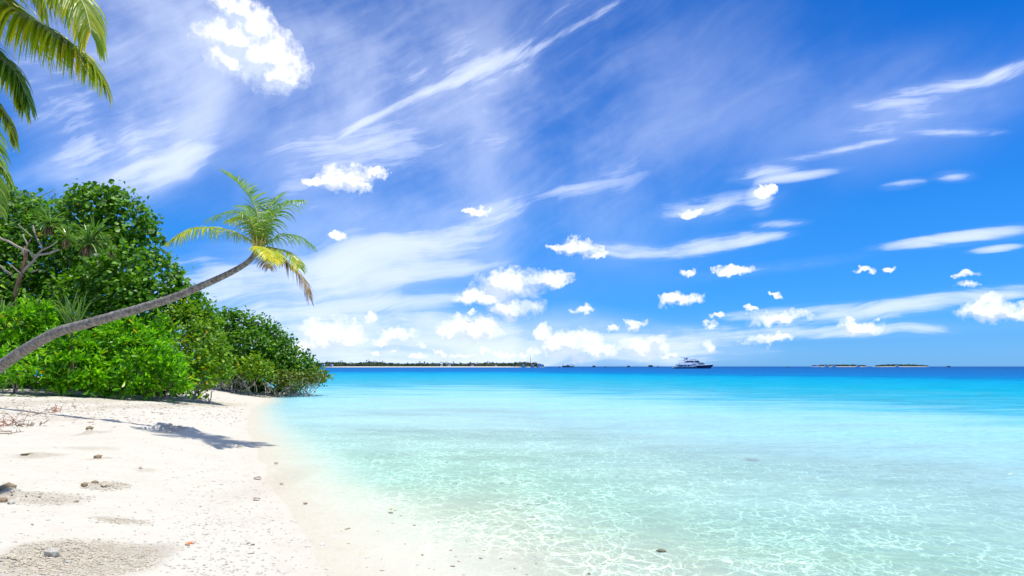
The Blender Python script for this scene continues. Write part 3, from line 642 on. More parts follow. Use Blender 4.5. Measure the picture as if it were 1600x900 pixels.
# ---------------------------------------------------------------- coconut palms
def trunkmat():
    m, t = mat('palm_trunk_bark'); uv = t.new('ShaderNodeUVMap').outputs[0]; p = t.new('ShaderNodeNewGeometry').outputs['Position']
    s_ = t.new('ShaderNodeSeparateXYZ', {0: uv}).outputs; n = t.noise(p, 7., 6, .7); n2 = t.noise(p, 30., 4, .7)
    w = t.math('ADD', t.math('MULTIPLY', s_[1], 1.), t.math('MULTIPLY', n, .75))
    ring = t.math('FRACT', t.math('MULTIPLY', w, 6.))
    line = t.sstep(ring, .8, 1.0)
    c_ = t.mix(t.sstep(n, .3, .7), (.12, .105, .09), (.31, .285, .25))
    c_ = t.mix(t.math('MULTIPLY', t.math('MULTIPLY', line, t.sstep(n2, .35, .6)), .6), c_, (.06, .055, .05))
    c_ = t.mix(t.sstep(n2, .5, .75, 0, .5), c_, (.12, .11, .10))
    bp = t.new('ShaderNodeBump', {'Strength': .8, 'Distance': .03, 'Height': t.math('SUBTRACT', t.math('MULTIPLY', n2, .5), line)})
    b = t.new('ShaderNodeBsdfPrincipled', {'Base Color': c_, 'Roughness': .85, 'Normal': bp.outputs[0]})
    t.new('ShaderNodeOutputMaterial', {0: b.outputs[0]}); return m
M_TRUNK = trunkmat()
def smooth_path(P, n):
    P = [Vector(p) for p in P]; out = []
    for i in range(len(P)-1):
        p0, p1, p2, p3 = P[max(i-1, 0)], P[i], P[i+1], P[min(i+2, len(P)-1)]
        for k in range(n):
            t = k/n; out.append(.5*((2*p1)+(p2-p0)*t+(2*p0-5*p1+4*p2-p3)*t*t+(3*p1-p0-3*p2+p3)*t**3))
    return out+[P[-1]]
def palm_trunk(e, P, R_):
    Q = smooth_path(P, 16); rad = np.interp(np.linspace(0, len(P)-1, len(Q)), range(len(P)), R_)
    rad = [r*(1+.05*((i*1.0) % 3 == 0)-.03*random.random()) for i, r in enumerate(rad)]
    mb = MB(); mb.tube(Q, rad, 16, rough=.03); o = mb.build('trunk', M_TRUNK, e)
    me = o.data; uv = me.uv_layers.new(name='UVMap'); L = [0]
    for a, b in zip(Q, Q[1:]): L.append(L[-1]+(b-a).length)
    vi = np.zeros(len(me.loops), dtype=np.int32); me.loops.foreach_get('vertex_index', vi)
    u = (vi % 16)/16.; v = np.array(L)[np.minimum(vi//16, len(L)-1)]; uv.data.foreach_set('uv', np.stack([u, v], 1).ravel().astype(np.float32))
M_FR = leafmat('palm_leaflet_green', [(0, (.08, .20, .015)), (.6, (.16, .32, .025)), (1, (.32, .46, .08))], .42, .34, (1.35, 1.25, .5), .6)
M_FRY = leafmat('palm_leaflet_yellow', [(0, (.24, .42, .015)), (.45, (.50, .58, .02)), (1, (.80, .58, .02))], .55, .4, (1.3, 1.1, .5))
M_FRL = leafmat('palm_leaflet_lime', [(0, (.13, .24, .012)), (.5, (.28, .40, .02)), (.88, (.46, .50, .03)), (1, (.66, .50, .05))], .6, .36, (1.5, 1.35, .4), .6)
M_FRD = leafmat('palm_leaflet_dead', [(0, (.16, .15, .12)), (.5, (.26, .20, .12)), (1, (.40, .20, .05))], .25, .7, (1.1, .9, .6))
M_FRO = leafmat('palm_leaflet_orange', [(0, (.5, .3, .03)), (1, (.62, .24, .02))], .4, .5, (1.1, .9, .5))
M_RACH = plain('frond_midrib', (.30, .34, .08), .5, var=.3); M_RACHY = plain('yellow_midrib', (.5, .4, .08), .5, var=.3)
def frond(e, P, L, material, droop=1.0, step=.035, wid=.016, rach=M_RACH, r0=.022, sides=(1, -1), gap=.06, fan=.0, lift=.0, label=None, start=.12):
    Q = smooth_path(P, 14); n = len(Q); S_ = [0]
    for a, b in zip(Q, Q[1:]): S_.append(S_[-1]+(b-a).length)
    tot = S_[-1]
    rb = MB(); rb.tube(Q, [r0*(1-.85*i/(n-1)) for i in range(n)], 6)
    o = rb.build('frond', rach, e)
    if label: o['label'] = label
    mb = MB(); s = tot*start; i = 0
    while s < tot*.995:
        while i < n-2 and S_[i+1] < s: i += 1
        f_ = (s-S_[i])/max(1e-6, S_[i+1]-S_[i]); p = Q[i].lerp(Q[i+1], f_); d = (Q[i+1]-Q[i]).normalized(); t = s/tot
        side0 = d.cross(Vector((0, 0, 1)))
        side0 = side0.normalized() if side0.length > .15 else Vector((0, 1, 0))
        up = side0.cross(d)
        ll = L*min(1, .45+2.2*(t-start+.02))*(1 if t < .55 else 1-.62*((t-.55)/.45)**1.4)
        for sg in sides:
            if random.random() < gap: continue
            fw = .35+1.0*t*t+.2*random.random()
            dd = (side0*sg+d*fw+up*(.25+lift)+Vector(RNG.normal(size=3))*.10).normalized()
            V = []; q = p.copy(); l_ = ll*random.uniform(.82, 1.1); m_ = 5
            wv = (d-dd*dd.dot(d)).normalized(); nrm = dd.cross(wv)
            dr = droop*random.uniform(.75, 1.25)
            for k in range(m_+1):
                u = k/m_; w = wid*(.55 if k == 0 else 1)*(1-u**2.2)+.0015
                V += [q-wv*w+nrm*w*.35, q, q+wv*w+nrm*w*.35]
                dd = (dd+Vector((0, 0, -dr*(.55+u)/m_))).normalized(); q = q+dd*l_/m_
            mb.add([tuple(v) for v in V], [(3*k+a_, 3*k+a_+1, 3*k+4+a_, 3*k+3+a_) for k in range(m_) for a_ in (0, 1)])
        s += step*random.uniform(.85, 1.15)
    sub(mb, 'leaflets', material, o, e)
    return o

# the leaning palm: its trunk comes forward from the thicket edge, over the sand towards the water
TK = [(-70, 628, 20.6), (-35, 600, 20.3), (0, 573, 20.0), (30, 552, 19.7), (60, 534, 19.4), (92, 518, 19.1), (135, 506, 18.7), (180, 493, 18.3), (224, 480, 18.0), (268, 466, 17.7), (312, 448, 17.4), (352, 430, 17.1), (378, 416, 16.9), (393, 404, 16.8), (402, 390, 16.8)]
TP = [at(*p) for p in TK]; g0 = TP[0].copy(); g0.z = float(H0(g0.x, g0.y))-.1; TP[0] = g0
e = empty('coconut_palm', (g0.x, g0.y, g0.z+.1), 'coconut palm with curved grey trunk leaning low over the beach towards the water', 'palm tree')
palm_trunk(e, TP, [.25, .19, .162, .156, .15, .14, .13, .122, .111, .102, .090, .078, .070, .066, .064])
def cz(x, y): return 250+x/4.09, 250+y/4.09
def cf(pts, dep, *a, **k):
    Y0 = 16.8; n = len(pts); P = [at(*cz(*p), Y0+dep*(i/(n-1))**1.2) for i, p in enumerate(pts)]
    a = (a[0]*1.15,)+a[1:]; return frond(e, P, *a, **{'step': .030, 'wid': .014, **k})
cf([(640, 575), (638, 440), (600, 280), (510, 160), (415, 85)], .5, .62, M_FR, droop=.55, lift=.3)
cf([(640, 575), (655, 450), (690, 330), (735, 260), (790, 210)], .9, .42, M_FR, droop=.7)
cf([(640, 575), (670, 450), (740, 340), (830, 270), (925, 255)], -.6, .55, M_FR, droop=1.7)
cf([(635, 575), (605, 450), (545, 350), (430, 335), (310, 375)], -.9, .55, M_FR, droop=1.5)
cf([(630, 575), (540, 490), (400, 440), (220, 440), (50, 530)], .2, .52, M_FRL, droop=1.9, gap=.16, label='long pale frond reaching out to the left')
cf([(640, 575), (700, 520), (800, 478), (900, 495), (985, 552)], .2, .52, M_FR, droop=1.8)
cf([(640, 578), (700, 560), (790, 580), (860, 625), (895, 690)], -.8, .5, M_FRL, droop=1.4, label='lime frond hanging down at the right of the crown')
cf([(635, 580), (670, 562), (720, 580), (735, 615), (735, 660)], -1.5, .36, M_FRY, droop=1.5, label='yellow frond drooping at the base of the crown')
cf([(630, 580), (620, 560), (640, 555), (680, 590), (690, 630)], -1.9, .30, M_FRY, droop=1.5, label='short yellow frond curling down over the trunk top')
cf([(640, 580), (730, 590), (840, 680), (920, 770), (960, 890)], -.2, .55, M_FRD, droop=1.8, gap=.2, rach=M_RACHY, label='dying grey and brown frond hanging lowest at right')
cf([(700, 590), (770, 625), (800, 660), (850, 690), (880, 720)], -.2, .24, M_FRO, droop=1.6, step=.03, rach=M_RACHY, label='orange withering frond stub')
cf([(640, 585), (655, 600), (670, 620), (685, 650), (695, 690)], 1.0, .38, M_FRD, droop=1.4, gap=.2, label='dark withered frond hanging behind the trunk top')
cf([(640, 575), (640, 470), (610, 380), (560, 310), (520, 290)], 1.6, .48, M_FR, droop=1.0)
cf([(635, 575), (600, 470), (570, 400), (520, 370), (440, 390)], .9, .5, M_FRL, droop=1.5)
mb = MB()   # fibrous heart of the crown
hc = at(404, 388, 16.8)
for i in range(16):
    q = Vector(RNG.normal(size=3)).normalized()*.12; mb.tube([hc+Vector((-.02, 0, -.1)), hc+q+Vector((0, 0, .05)), hc+q*1.7+Vector((.03, 0, .36))], [.05, .035, .015], 6)
mb.build('leaf_sheath', M_RACHY, e)

# the near palm: only its right-hand fronds reach into the picture
cr = Vector((-8.0, 8.3, 5.6)); gp = Vector((-9.6, 8.0, float(H0(-9.6, 8.0))))
e = empty('coconut_palm', tuple(gp), 'tall coconut palm whose yellow green fronds hang into the top left corner', 'palm tree')
palm_trunk(e, [gp+Vector((0, 0, -.1)), gp+Vector((.3, .1, 1.3)), gp+Vector((.8, .2, 2.7)), gp+Vector((1.25, .25, 4.0)), cr+Vector((0, 0, -.05))], [.24, .17, .14, .13, .12])
def nf(pts, *a, **k): return frond(e, [cr]+[at(*p) for p in pts], *a, **k)
KW = dict(step=.0135, wid=.018, r0=.024, gap=.03)
nf([(-60, -28, 8.0), (20, 14, 7.6), (85, 50, 7.4), (128, 82, 7.3), (156, 118, 7.3)], 1.02, M_FRL, droop=2.3, label='long lime frond reaching farthest into the sky', **KW)
nf([(-60, -90, 7.8), (20, -62, 7.3), (95, -34, 7.0), (128, 2, 6.8), (142, 50, 6.7)], 1.0, M_FRL, droop=2.3, **KW)
nf([(-60, -80, 8.4), (-10, -55, 8.4), (30, -35, 8.4), (56, -10, 8.4), (68, 22, 8.4)], .60, M_FRL, droop=2.2, **KW)
nf([(-60, 55, 8.0), (-15, 78, 7.8), (15, 102, 7.7), (34, 132, 7.7), (46, 162, 7.7)], .62, M_FR, droop=2.2, **KW)
nf([(-60, 60, 8.0), (-15, 85, 7.8), (8, 106, 7.7), (24, 132, 7.7), (36, 168, 7.7)], .62, M_FRL, droop=2.2, **KW)
nf([(-60, 110, 8.2), (-25, 140, 8.2), (0, 168, 8.2), (14, 190, 8.2), (24, 224, 8.2)], .42, M_FRL, droop=2.0, **KW)
nf([(-70, 180, 8.8), (-40, 225, 8.8), (-14, 250, 8.8), (6, 265, 8.8), (20, 292, 8.8)], .32, M_FR, droop=1.8, **KW)
for a_ in (100, 140, 185, 230, 275, 310, 350):
    q = Vector((math.cos(R(a_)), math.sin(R(a_)), 0))
    if a_ in (350, 310): continue
    frond(e, [cr, cr+q*.7+Vector((0, 0, .5)), cr+q*1.6+Vector((0, 0, .45)), cr+q*2.5+Vector((0, 0, -.3)), cr+q*2.9+Vector((0, 0, -1.2))], .6, M_FR, droop=1.5, step=.05, wid=.018)

# ---------------------------------------------------------------- beach debris
M_ST = plain('coral_stone', (.47, .41, .31), .9, var=.3, nscale=8, bump=.6); M_STG = plain('grey_stone', (.42, .39, .33), .85, var=.3, nscale=15, bump=.6)
M_STW = plain('white_shell', (.82, .80, .74), .6, var=.1, nscale=20); M_STB = plain('brown_stone', (.26, .19, .11), .85, var=.35, nscale=20, bump=.6)
M_TWIG = plain('twig', (.30, .21, .15), .85, var=.4, nscale=10); M_TWR = plain('reddish_twig', (.42, .17, .10), .8, var=.3, nscale=10)
ICO = None
def stone_geo(r, flat=.6, elong=1.):
    global ICO
    if ICO is None:
        import bmesh
        bm = bmesh.new(); bmesh.ops.create_icosphere(bm, subdivisions=1, radius=1); bm.verts.index_update()
        ICO = (np.array([v.co[:] for v in bm.verts]), [tuple(v.index for v in f.verts) for f in bm.faces]); bm.free()
    V, Fc = ICO; V = V*(1+RNG.normal(size=(len(V), 1))*.16); a = random.random()*6.3
    V = V*np.array([r*elong, r, r*flat]); c_, s_ = math.cos(a), math.sin(a)
    return np.stack([V[:, 0]*c_-V[:, 1]*s_, V[:, 0]*s_+V[:, 1]*c_, V[:, 2]], 1), Fc
def hz_(x, y): return float(H(x, y))
def scatter(name, label, n, fn, material, rng_r, flat=.6, el=(1, 1.6), sink=.25):
    mb = MB()
    for _ in range(n):
        px, py = fn(); g = ground(px, py); r = random.uniform(*rng_r)*.62*(1 if random.random() < .8 else 1.6)
        V, Fc = stone_geo(r, flat, random.uniform(*el)); mb.add(V+np.array([g.x, g.y, hz_(g.x, g.y)+r*flat*(1-sink*2)*.6]), Fc)
    o = mb.build(name, material); tag(o, label, 'rubble', kind='stuff'); return o
def ell(cx, cy, rx, ry):
    def f_():
        a = random.random()*6.283; r = random.random()**.7; return cx+rx*r*math.cos(a), min(cy+ry*r*math.sin(a), 925)
    return f_
def band():
    while True:
        x = random.gauss(360, 75); y = 690+215*random.random()**.8; w = shore_px(y)
        if 190 < x < w-6: return x, y
SHP = [(690, 372), (730, 402), (790, 452), (850, 500), (900, 528), (940, 540)]
def shore_px(y): return np.interp(y, [p[0] for p in SHP], [p[1] for p in SHP])
scatter('coral_rubble', 'grey coral crumbs strewn along the tide line by the water', 850, band, M_STG, (.006, .016), .5, (1, 3))
scatter('coral_rubble', 'brownish rubble spread over the low mound at the bottom left', 2600, ell(130, 872, 125, 30), M_ST, (.006, .014), .7)
scatter('coral_rubble', 'coarse stony rubble at the lower left corner', 300, ell(40, 882, 75, 18), M_ST, (.008, .022), .7)
scatter('coral_rubble', 'rubble trailing right from the stone heap at the left edge', 330, ell(75, 780, 75, 13), M_ST, (.006, .016), .7)
scatter('coral_rubble', 'stony crumbs on the small mound in the middle of the sand', 240, ell(165, 760, 42, 7), M_ST, (.008, .02), .7)
scatter('coral_rubble', 'thin streak of crumbs between the two lower mounds', 200, ell(188, 817, 55, 6), M_ST, (.006, .014), .6)
scatter('coral_rubble', 'leaf litter and crumbs on the rough sand before the shrubs', 1700, lambda: (random.uniform(0, 385), random.triangular(616, 668, 636)), M_TWIG, (.012, .035), .35, (1, 3.2))
scatter('coral_rubble', 'sparse dark crumbs over the smooth middle sand', 520, lambda: (random.uniform(0, 400), random.uniform(675, 900)), M_STG, (.006, .014), .4, (1, 4))
scatter('coral_rubble', 'dark specks lying on the sea floor near the shore', 150, lambda: (random.uniform(520, 1000), random.uniform(700, 900)), M_STB, (.008, .022), .3, (1, 3))

def stone(px, py, r, m, label, cat='stone', name='stone', flat=.7, el=1.3, group='loose stones on the beach'):
    g = ground(px, py); V, Fc = stone_geo(r, flat, el); o = MB().add(V, Fc).build(name, m)
    o.location = (g.x, g.y, hz_(g.x, g.y)+r*flat*.45); tag(o, label, cat, group); return o
stone(81, 874, .055, M_STG, 'largest grey block of stone on the rubble mound at the bottom left', flat=.8)
stone(106, 882, .028, M_STG, 'dark stone just right of the large grey block')
stone(12, 776, .075, M_STB, 'largest brown stone of the heap at the left edge', flat=.8)
stone(26, 771, .045, M_STG, 'grey stone on top of the heap at the left edge')
stone(5, 783, .05, M_STB, 'brown stone at the cut left end of the heap')
stone(38, 777, .04, M_STG, 'pale grey stone at the right end of the heap')
stone(60, 776, .035, M_STG, 'grey stone trailing right of the heap')
stone(87, 783, .022, M_ST, 'buff pebble on the rubble streak right of the heap')
stone(119, 785, .02, M_STB, 'brown pebble at the far end of the rubble streak')
stone(18, 788, .04, M_STG, 'grey stone at the foot of the heap')
stone(132, 760, .045, M_STB, 'brown stone at the left end of the middle mound')
stone(148, 757, .04, M_STB, 'brown stone in the centre of the middle mound')
stone(163, 762, .035, M_ST, 'buff stone on the right slope of the middle mound')
stone(196, 758, .02, M_ST, 'buff pebble right of the middle mound')
stone(153, 717, .065, M_STB, 'brown stone half buried on the upper sand')
stone(45, 711, .06, M_STB, 'long brown stone in the shallow hollow at left', el=2., flat=.4)
stone(70, 711, .05, M_ST, 'flat buff stone beside the shallow hollow at left', el=2., flat=.4)
stone(477, 788, .026, M_STB, 'round brown stone at the water line')
stone(319, 884, .013, M_STG, 'small pale pebble low on the smooth sand')
stone(313, 792, .014, M_STB, 'tiny brown pebble standing on the smooth sand')
stone(140, 674, .07, M_STB, 'brown clod left of the palm shadow', flat=.9)
stone(395, 852, .018, M_STB, 'brown pebble among the crumbs by the tide line')
stone(388, 849, .018, M_ST, 'buff pebble among the crumbs by the tide line')
stone(1176, 720, .16, M_STB, 'dark stone on the sea floor in the middle of the lagoon', flat=.3, el=1.3)
stone(1033, 862, .05, M_STB, 'small dark stone on the sea floor at the bottom', flat=.4)
stone(610, 802, .03, M_STB, 'brown fragment under shallow water left of the caustic ripples', flat=.4, el=1.8)
stone(504, 852, .024, M_STW, 'white shell on the wet sand at the water line', 'shell', 'seashell', group='shells')
stone(460, 853, .008, M_STW, 'tiny white shell fragment left of the white shell', 'shell', 'seashell', group='shells')
# orange leaves
M_OL = plain('orange_leaf', (.62, .16, .02), .5, var=.35, nscale=30)
def dry_leaf(px, py, s_, m, label, rot):
    g = ground(px, py); n = 7; V = []
    for i in range(n):
        t = i/(n-1); w = math.sin(math.pi*min(t*1.05, 1))*.32+.01; z = .16*math.sin(t*3)+.02
        V += [(-w, t-.5, z+.18*w), (0, t-.5, z-.04), (w, t-.5, z+.3*w)]
    V = np.array(V)*s_; c_, q = math.cos(rot), math.sin(rot); V = np.stack([V[:, 0]*c_-V[:, 1]*q, V[:, 0]*q+V[:, 1]*c_, V[:, 2]], 1)
    o = MB().add(V, [(3*i+a_, 3*i+a_+1, 3*i+4+a_, 3*i+3+a_) for i in range(n-1) for a_ in (0, 1)], True).build('dry_leaf', m)
    o.location = (g.x, g.y, hz_(g.x, g.y)+.006); tag(o, label, 'leaf', 'dry leaves on the beach')
dry_leaf(293, 852, .075, M_OL, 'curled orange leaf lying on the pale sand, the left one of the pair', 1.0)
dry_leaf(301, 850, .06, M_OL, 'curled orange leaf lying on the pale sand, the right one of the pair', -.6)
dry_leaf(611, 796, .06, plain('yellow_leaf', (.8, .45, .08), .5), 'small yellow leaf lying in the shallow water', .5)
for i, (px, py, s_, lb) in enumerate(((432, 725, .13, 'dark curled leaf on the tide line at the water edge'), (402, 749, .15, 'dark leaf litter clump on the sand by the tide line'), (401, 782, .12, 'brown withered leaf among the crumbs near the tide line'), (440, 757, .09, 'small brown leaf by the tide line above the stone'),
                         (374, 700, .16, 'brown withered leaf below the palm shadow'), (220, 733, .10, 'grey curled leaf on the sand right of the half buried stone'))):
    dry_leaf(px, py, s_, M_TWIG, lb, i*1.3)

def twigs(px0, py0, px1, py1, label, n, m, hgt=.25, name='dead_twigs'):
    A = ground(px0, py0); B = ground(px1, py1); c_ = (A+B)/2; c_.z = hz_(c_.x, c_.y)
    e = empty(name, tuple(c_), label, 'twigs', 'dead twigs on the sand'); L = (B-A).length
    for k in range(n):
        mb = MB(); p = A.lerp(B, random.random()); p.z = hz_(p.x, p.y)+.02
        d = Vector((random.uniform(-1, 1), random.uniform(-.6, .6), random.uniform(.0, .7))).normalized()
        l_ = L*random.uniform(.15, .38); pts = [p]
        for j in range(4): d = (d+Vector(RNG.normal(size=3))*.25).normalized(); d.z = abs(d.z)*.7; pts.append(pts[-1]+d*l_/4)
        mb.tube(pts, [.011, .01, .008, .006, .003], 5)
        for j in (1, 2, 3):
            q = Vector((random.uniform(-1, 1), random.uniform(-.5, .5), random.uniform(0, .9))).normalized()*l_*.3
            mb.tube([pts[j], pts[j]+q*.5+Vector((0, 0, .01)), pts[j]+q], [.007, .005, .003], 4)
        mb.build('twig', m, e)
twigs(-10, 672, 22, 662, 'reddish dead twigs at the left edge just below the palm trunk shadow', 9, M_TWR)
twigs(20, 668, 72, 664, 'branched brown dead twigs crossing below the palm trunk shadow', 10, M_TWIG)
twigs(5, 684, 20, 672, 'short grey twigs nearest the camera at the left edge', 3, M_TWIG)
twigs(78, 646, 100, 641, 'small reddish twigs on the rough sand behind the trunk shadow', 8, M_TWR)
twigs(48, 652, 62, 645, 'brown twigs sticking up through the trunk shadow', 4, M_TWIG)

# ---------------------------------------------------------------- far things on the sea
M_WHITE = plain('white_paint', (.80, .80, .78), .35, var=.05, nscale=.5); M_NAVY = plain('navy_hull_paint', (.012, .018, .07), .25, var=.1, nscale=.5)
M_GLASS = plain('dark_window_glass', (.012, .03, .05), .08, var=.2, nscale=.4); M_DECK = plain('shaded_deck', (.45, .5, .55), .6, var=.1)
M_ANTI = plain('red_antifouling', (.16, .02, .02), .5); M_STEEL = plain('steel', (.5, .5, .5), .35, .8)
YY = 622.; yu = YY/F/16.
def yx(x): return at(1030+x/16, 573, YY).x
def yz(y): return (480-y)*yu
yc = yx(850); yacht = empty('motor_yacht', (yc, YY, 0), 'three deck motor yacht with white upper decks and navy hull near the horizon', 'yacht')
def loft(secs, name, m, par):
    mb = MB(); V = []; n = len(secs[0][1])
    for x, pr in secs: V += [(x, YY+y, z) for y, z in pr]
    k = len(secs)
    mb.add(V, [(i*n+j, i*n+j+1, (i+1)*n+j+1, (i+1)*n+j) for i in range(k-1) for j in range(n-1)]+[tuple(range(n)), tuple(range((k-1)*n, k*n))[::-1]]+[(i*n, (i+1)*n, (i+1)*n+n-1, i*n+n-1) for i in range(k-1)])
    return mb.build(name, m, par)
def hsec(x, xb, top, hw, kn): return (yx(x), [(-hw, yz(top)), (-hw*.97, yz((top+478)/2)), (-hw*.9, .1), (-hw*kn, -1.), (0, -1.5), (hw*kn, -1.), (hw*.9, .1), (hw*.97, yz((top+478)/2)), (hw, yz(top))])
hull = loft([hsec(350, 0, 455, 3.1, .7), hsec(450, 0, 450, 3.5, .7), hsec(820, 0, 446, 3.8, .7), hsec(880, 0, 412, 3.8, .65), hsec(1000, 0, 404, 3.6, .5), hsec(1130, 0, 397, 2.8, .3),
              hsec(1230, 0, 391, 1.8, .15), (yx(1300), [(-1.0, yz(388)), (-.7, yz(420)), (-.35, yz(445)), (-.1, yz(455)), (0, yz(458)), (.1, yz(455)), (.35, yz(445)), (.7, yz(420)), (1.0, yz(388))]),
              (yx(1362), [(-.12, yz(384)), (-.1, yz(386)), (-.08, yz(388)), (-.04, yz(389)), (0, yz(390)), (.04, yz(389)), (.08, yz(388)), (.1, yz(386)), (.12, yz(384))])], 'hull', M_NAVY, yacht)
mb = MB()
for sg in (-1, 1): mb.tube([(yx(880), YY+sg*3.8, yz(408)), (yx(1130), YY+sg*2.8, yz(393)), (yx(1360), YY+sg*.12, yz(381))], .16, 6)
sub(mb, 'rub_rail', M_WHITE, hull, yacht)
def ypr(name, prof, hw, m, par=yacht):
    mb = MB(); mb.prism([(yx(x), yz(y)) for x, y in prof], YY-hw, YY+hw)
    return mb.build(name, m, yacht) if par is yacht else sub(mb, name, m, par, yacht)
mc = ypr('main_cabin', [(430, 455), (440, 392), (800, 392), (880, 400), (900, 440), (850, 448)], 3.2, M_WHITE)
for a, b in ((465, 580), (600, 650), (690, 745)): ypr('window', [(a, 428), (a+6, 398), (b, 398), (b-4, 428)], 3.23, M_GLASS, mc)
ypr('window', [(800, 400), (812, 375), (850, 378), (885, 398), (880, 404)], 3.3, M_GLASS, mc)
ypr('upper_deck', [(378, 386), (392, 372), (800, 372), (800, 388)], 3.7, M_WHITE)
ypr('side_bulwark', [(790, 374), (880, 398), (905, 440), (820, 446), (760, 430), (860, 425)], 3.75, M_WHITE)
ypr('swim_platform', [(340, 452), (345, 446), (440, 446), (440, 452)], 2.9, M_WHITE)
uc = ypr('upper_cabin', [(510, 372), (515, 345), (640, 330), (700, 292), (960, 284), (1010, 318), (1080, 330), (1120, 372), (1120, 402), (900, 402), (880, 372)], 3.0, M_WHITE)
ypr('window', [(632, 328), (700, 292), (840, 290), (835, 332), (760, 318)], 3.04, M_GLASS, uc); ypr('window', [(860, 290), (965, 288), (992, 330), (960, 336), (870, 318)], 3.04, M_GLASS, uc)
ypr('window', [(935, 360), (1030, 350), (1090, 352), (1110, 376), (1000, 380)], 3.04, M_GLASS, uc)
ypr('top_roof', [(640, 300), (720, 270), (770, 252), (880, 246), (960, 262), (990, 284), (850, 290), (720, 292)], 2.6, M_WHITE)
ypr('sun_awning', [(495, 296), (498, 288), (610, 288), (612, 296)], 2.8, M_WHITE)
fb = ypr('flybridge_arch', [(610, 300), (650, 218), (560, 214), (562, 205), (715, 206), (722, 250), (780, 256), (720, 292)], 1.9, M_WHITE)
ypr('window', [(655, 255), (665, 226), (690, 226), (700, 255)], 1.94, M_GLASS, fb)
mb = MB()
for x in (505, 540, 575): 
    for sg in (-1, 1): mb.tube([(yx(x), YY+sg*2.6, yz(372)), (yx(x), YY+sg*2.6, yz(290))], .06, 5)
for x in range(500, 640, 24): mb.tube([(yx(x), YY-2.9, yz(372)), (yx(x), YY-2.9, yz(345))], .05, 4)
mb.tube([(yx(500), YY-2.9, yz(345)), (yx(640), YY-2.9, yz(345))], .05, 4)
for x in (400, 450, 520, 600): mb.tube([(yx(x), YY-3.3, yz(450)), (yx(x), YY-3.3, yz(386))], .08, 5)
mb.build('railing', M_WHITE, yacht)
mb = MB(); mb.tube([(yx(660), YY, yz(208)), (yx(660), YY, yz(165))], .07, 5); mb.tube([(yx(645), YY, yz(190)), (yx(675), YY, yz(190))], .05, 5); mb.build('mast', M_WHITE, yacht)

M_FARG = leafmat('far_foliage', [(0, (.03, .065, .04)), (.6, (.045, .095, .05)), (1, (.08, .14, .07))], .2, .6)  # distance haze put into the leaf colour: bluish and slightly lighter
M_ISL = plain('island_sand', (.55, .50, .40), .9, var=.15, nscale=.02); M_SCRUB = plain('island_scrub', (.025, .055, .03), .9, var=.5, nscale=.08)
def island(name, label, x0, x1, Y, dep=70., h=1.8, m=None):
    a, b = at(x0, 573, Y).x, at(x1, 573, Y).x; mb = MB(); n = 60; V = []
    for i in range(n+1):
        t = i/n; w = dep*max(.02, (1-(2*t-1)**6))*(.8+.3*vnoise(np.array(t*9.), np.array(Y))); x = a+(b-a)*t; hh = h*max(.02, 1-(2*t-1)**8)
        V += [(x, Y-w*.25, -1), (x, Y-w*.22, .3*hh), (x, Y-w*.15, hh), (x, Y+w*.7, hh), (x, Y+w, -1)]
    mb.add(V, [(5*i+j, 5*i+5+j, 5*i+6+j, 5*i+1+j) for i in range(n) for j in range(4)], True)
    return tag(mb.build(name, m or M_ISL), label, kind='structure')
def fartree(mbL, x, Y, z0, w, h, nl=46, cone=False, size=1.0):
    u = RNG.normal(size=(nl, 3)); u /= np.linalg.norm(u, axis=1, keepdims=True); u *= (.6+.4*RNG.random((nl, 1)))
    if cone: u[:, :2] *= (.75-u[:, 2:3]*.6)
    P = u*np.array([w/2, w/2, h/2])+np.array([x, Y, z0+h/2])
    l = size*(.8+.9*RNG.random(nl)); leaves(mbL, P, u+RNG.normal(size=u.shape)*.5, l, l*.9, u+RNG.normal(size=u.shape)*.6+np.array([0, 0, .6]))
def one_tree(name, label, x, Y, w, h, group, cone=False, z0=1.2, size=1.0, nl=60):
    e = empty(name, (x, Y, z0), label, 'tree', group)
    mb = MB(); fartree(mb, x, Y, z0+h*.18, w, h*.85, nl, cone, size); mb.build('crown', M_FARG, e)
    tb = MB(); tb.tube([(x, Y, z0-.5), (x+.1, Y, z0+h*.3), (x, Y, z0+h*.6)], [.35, .28, .15], 6); tb.build('trunk', M_BARKG, e)
def palm_far(label, x, Y, h, group, z0=1.2):
    e = empty('palm_tree', (x, Y, z0), label, 'palm tree', group); tb = MB(); tb.tube([(x, Y, z0-.5), (x+.4, Y, z0+h*.5), (x+.9, Y, z0+h)], [.3, .24, .2], 6); tb.build('trunk', M_BARKG, e)
    mb = MB()
    for k in range(15):
        a_ = k*2.4; strap(mb, Vector((x+.9, Y, z0+h)), Vector((math.cos(a_), math.sin(a_), random.uniform(.1, .9))), random.uniform(3, 4.2), .5, 1.7, 5)
    mb.build('crown', M_FARG, e)
IY = 1500.; pm = IY/F
island('island', 'long low wooded island on the horizon at left with a pale beach', 478, 852, IY, 90)
ISL_TOP = [(478, 566), (500, 567), (512, 566), (522, 566.5), (531, 565), (545, 568), (560, 567), (573, 564.5), (586, 565.5), (600, 566.5), (615, 568), (632, 568.5), (650, 568.5), (665, 568), (690, 568), (710, 568.5), (740, 568), (757, 567), (775, 567), (790, 568), (805, 566.5), (820, 566), (835, 567), (843, 570), (849, 572)]
mb = MB()
for i in range(1100):
    px = random.uniform(480, 846); top = np.interp(px, [p[0] for p in ISL_TOP], [p[1] for p in ISL_TOP]); h = (573-top-.4)*pm
    Y = IY+random.uniform(2, 50); x = at(px, 573, Y).x; fartree(mb, x, Y, 1., random.uniform(7, 12), h*random.uniform(.7, 1.0), 18, size=2.3)
tag(mb.build('island_woodland', M_FARG), 'dense far woodland covering the long island', 'woodland', kind='stuff')
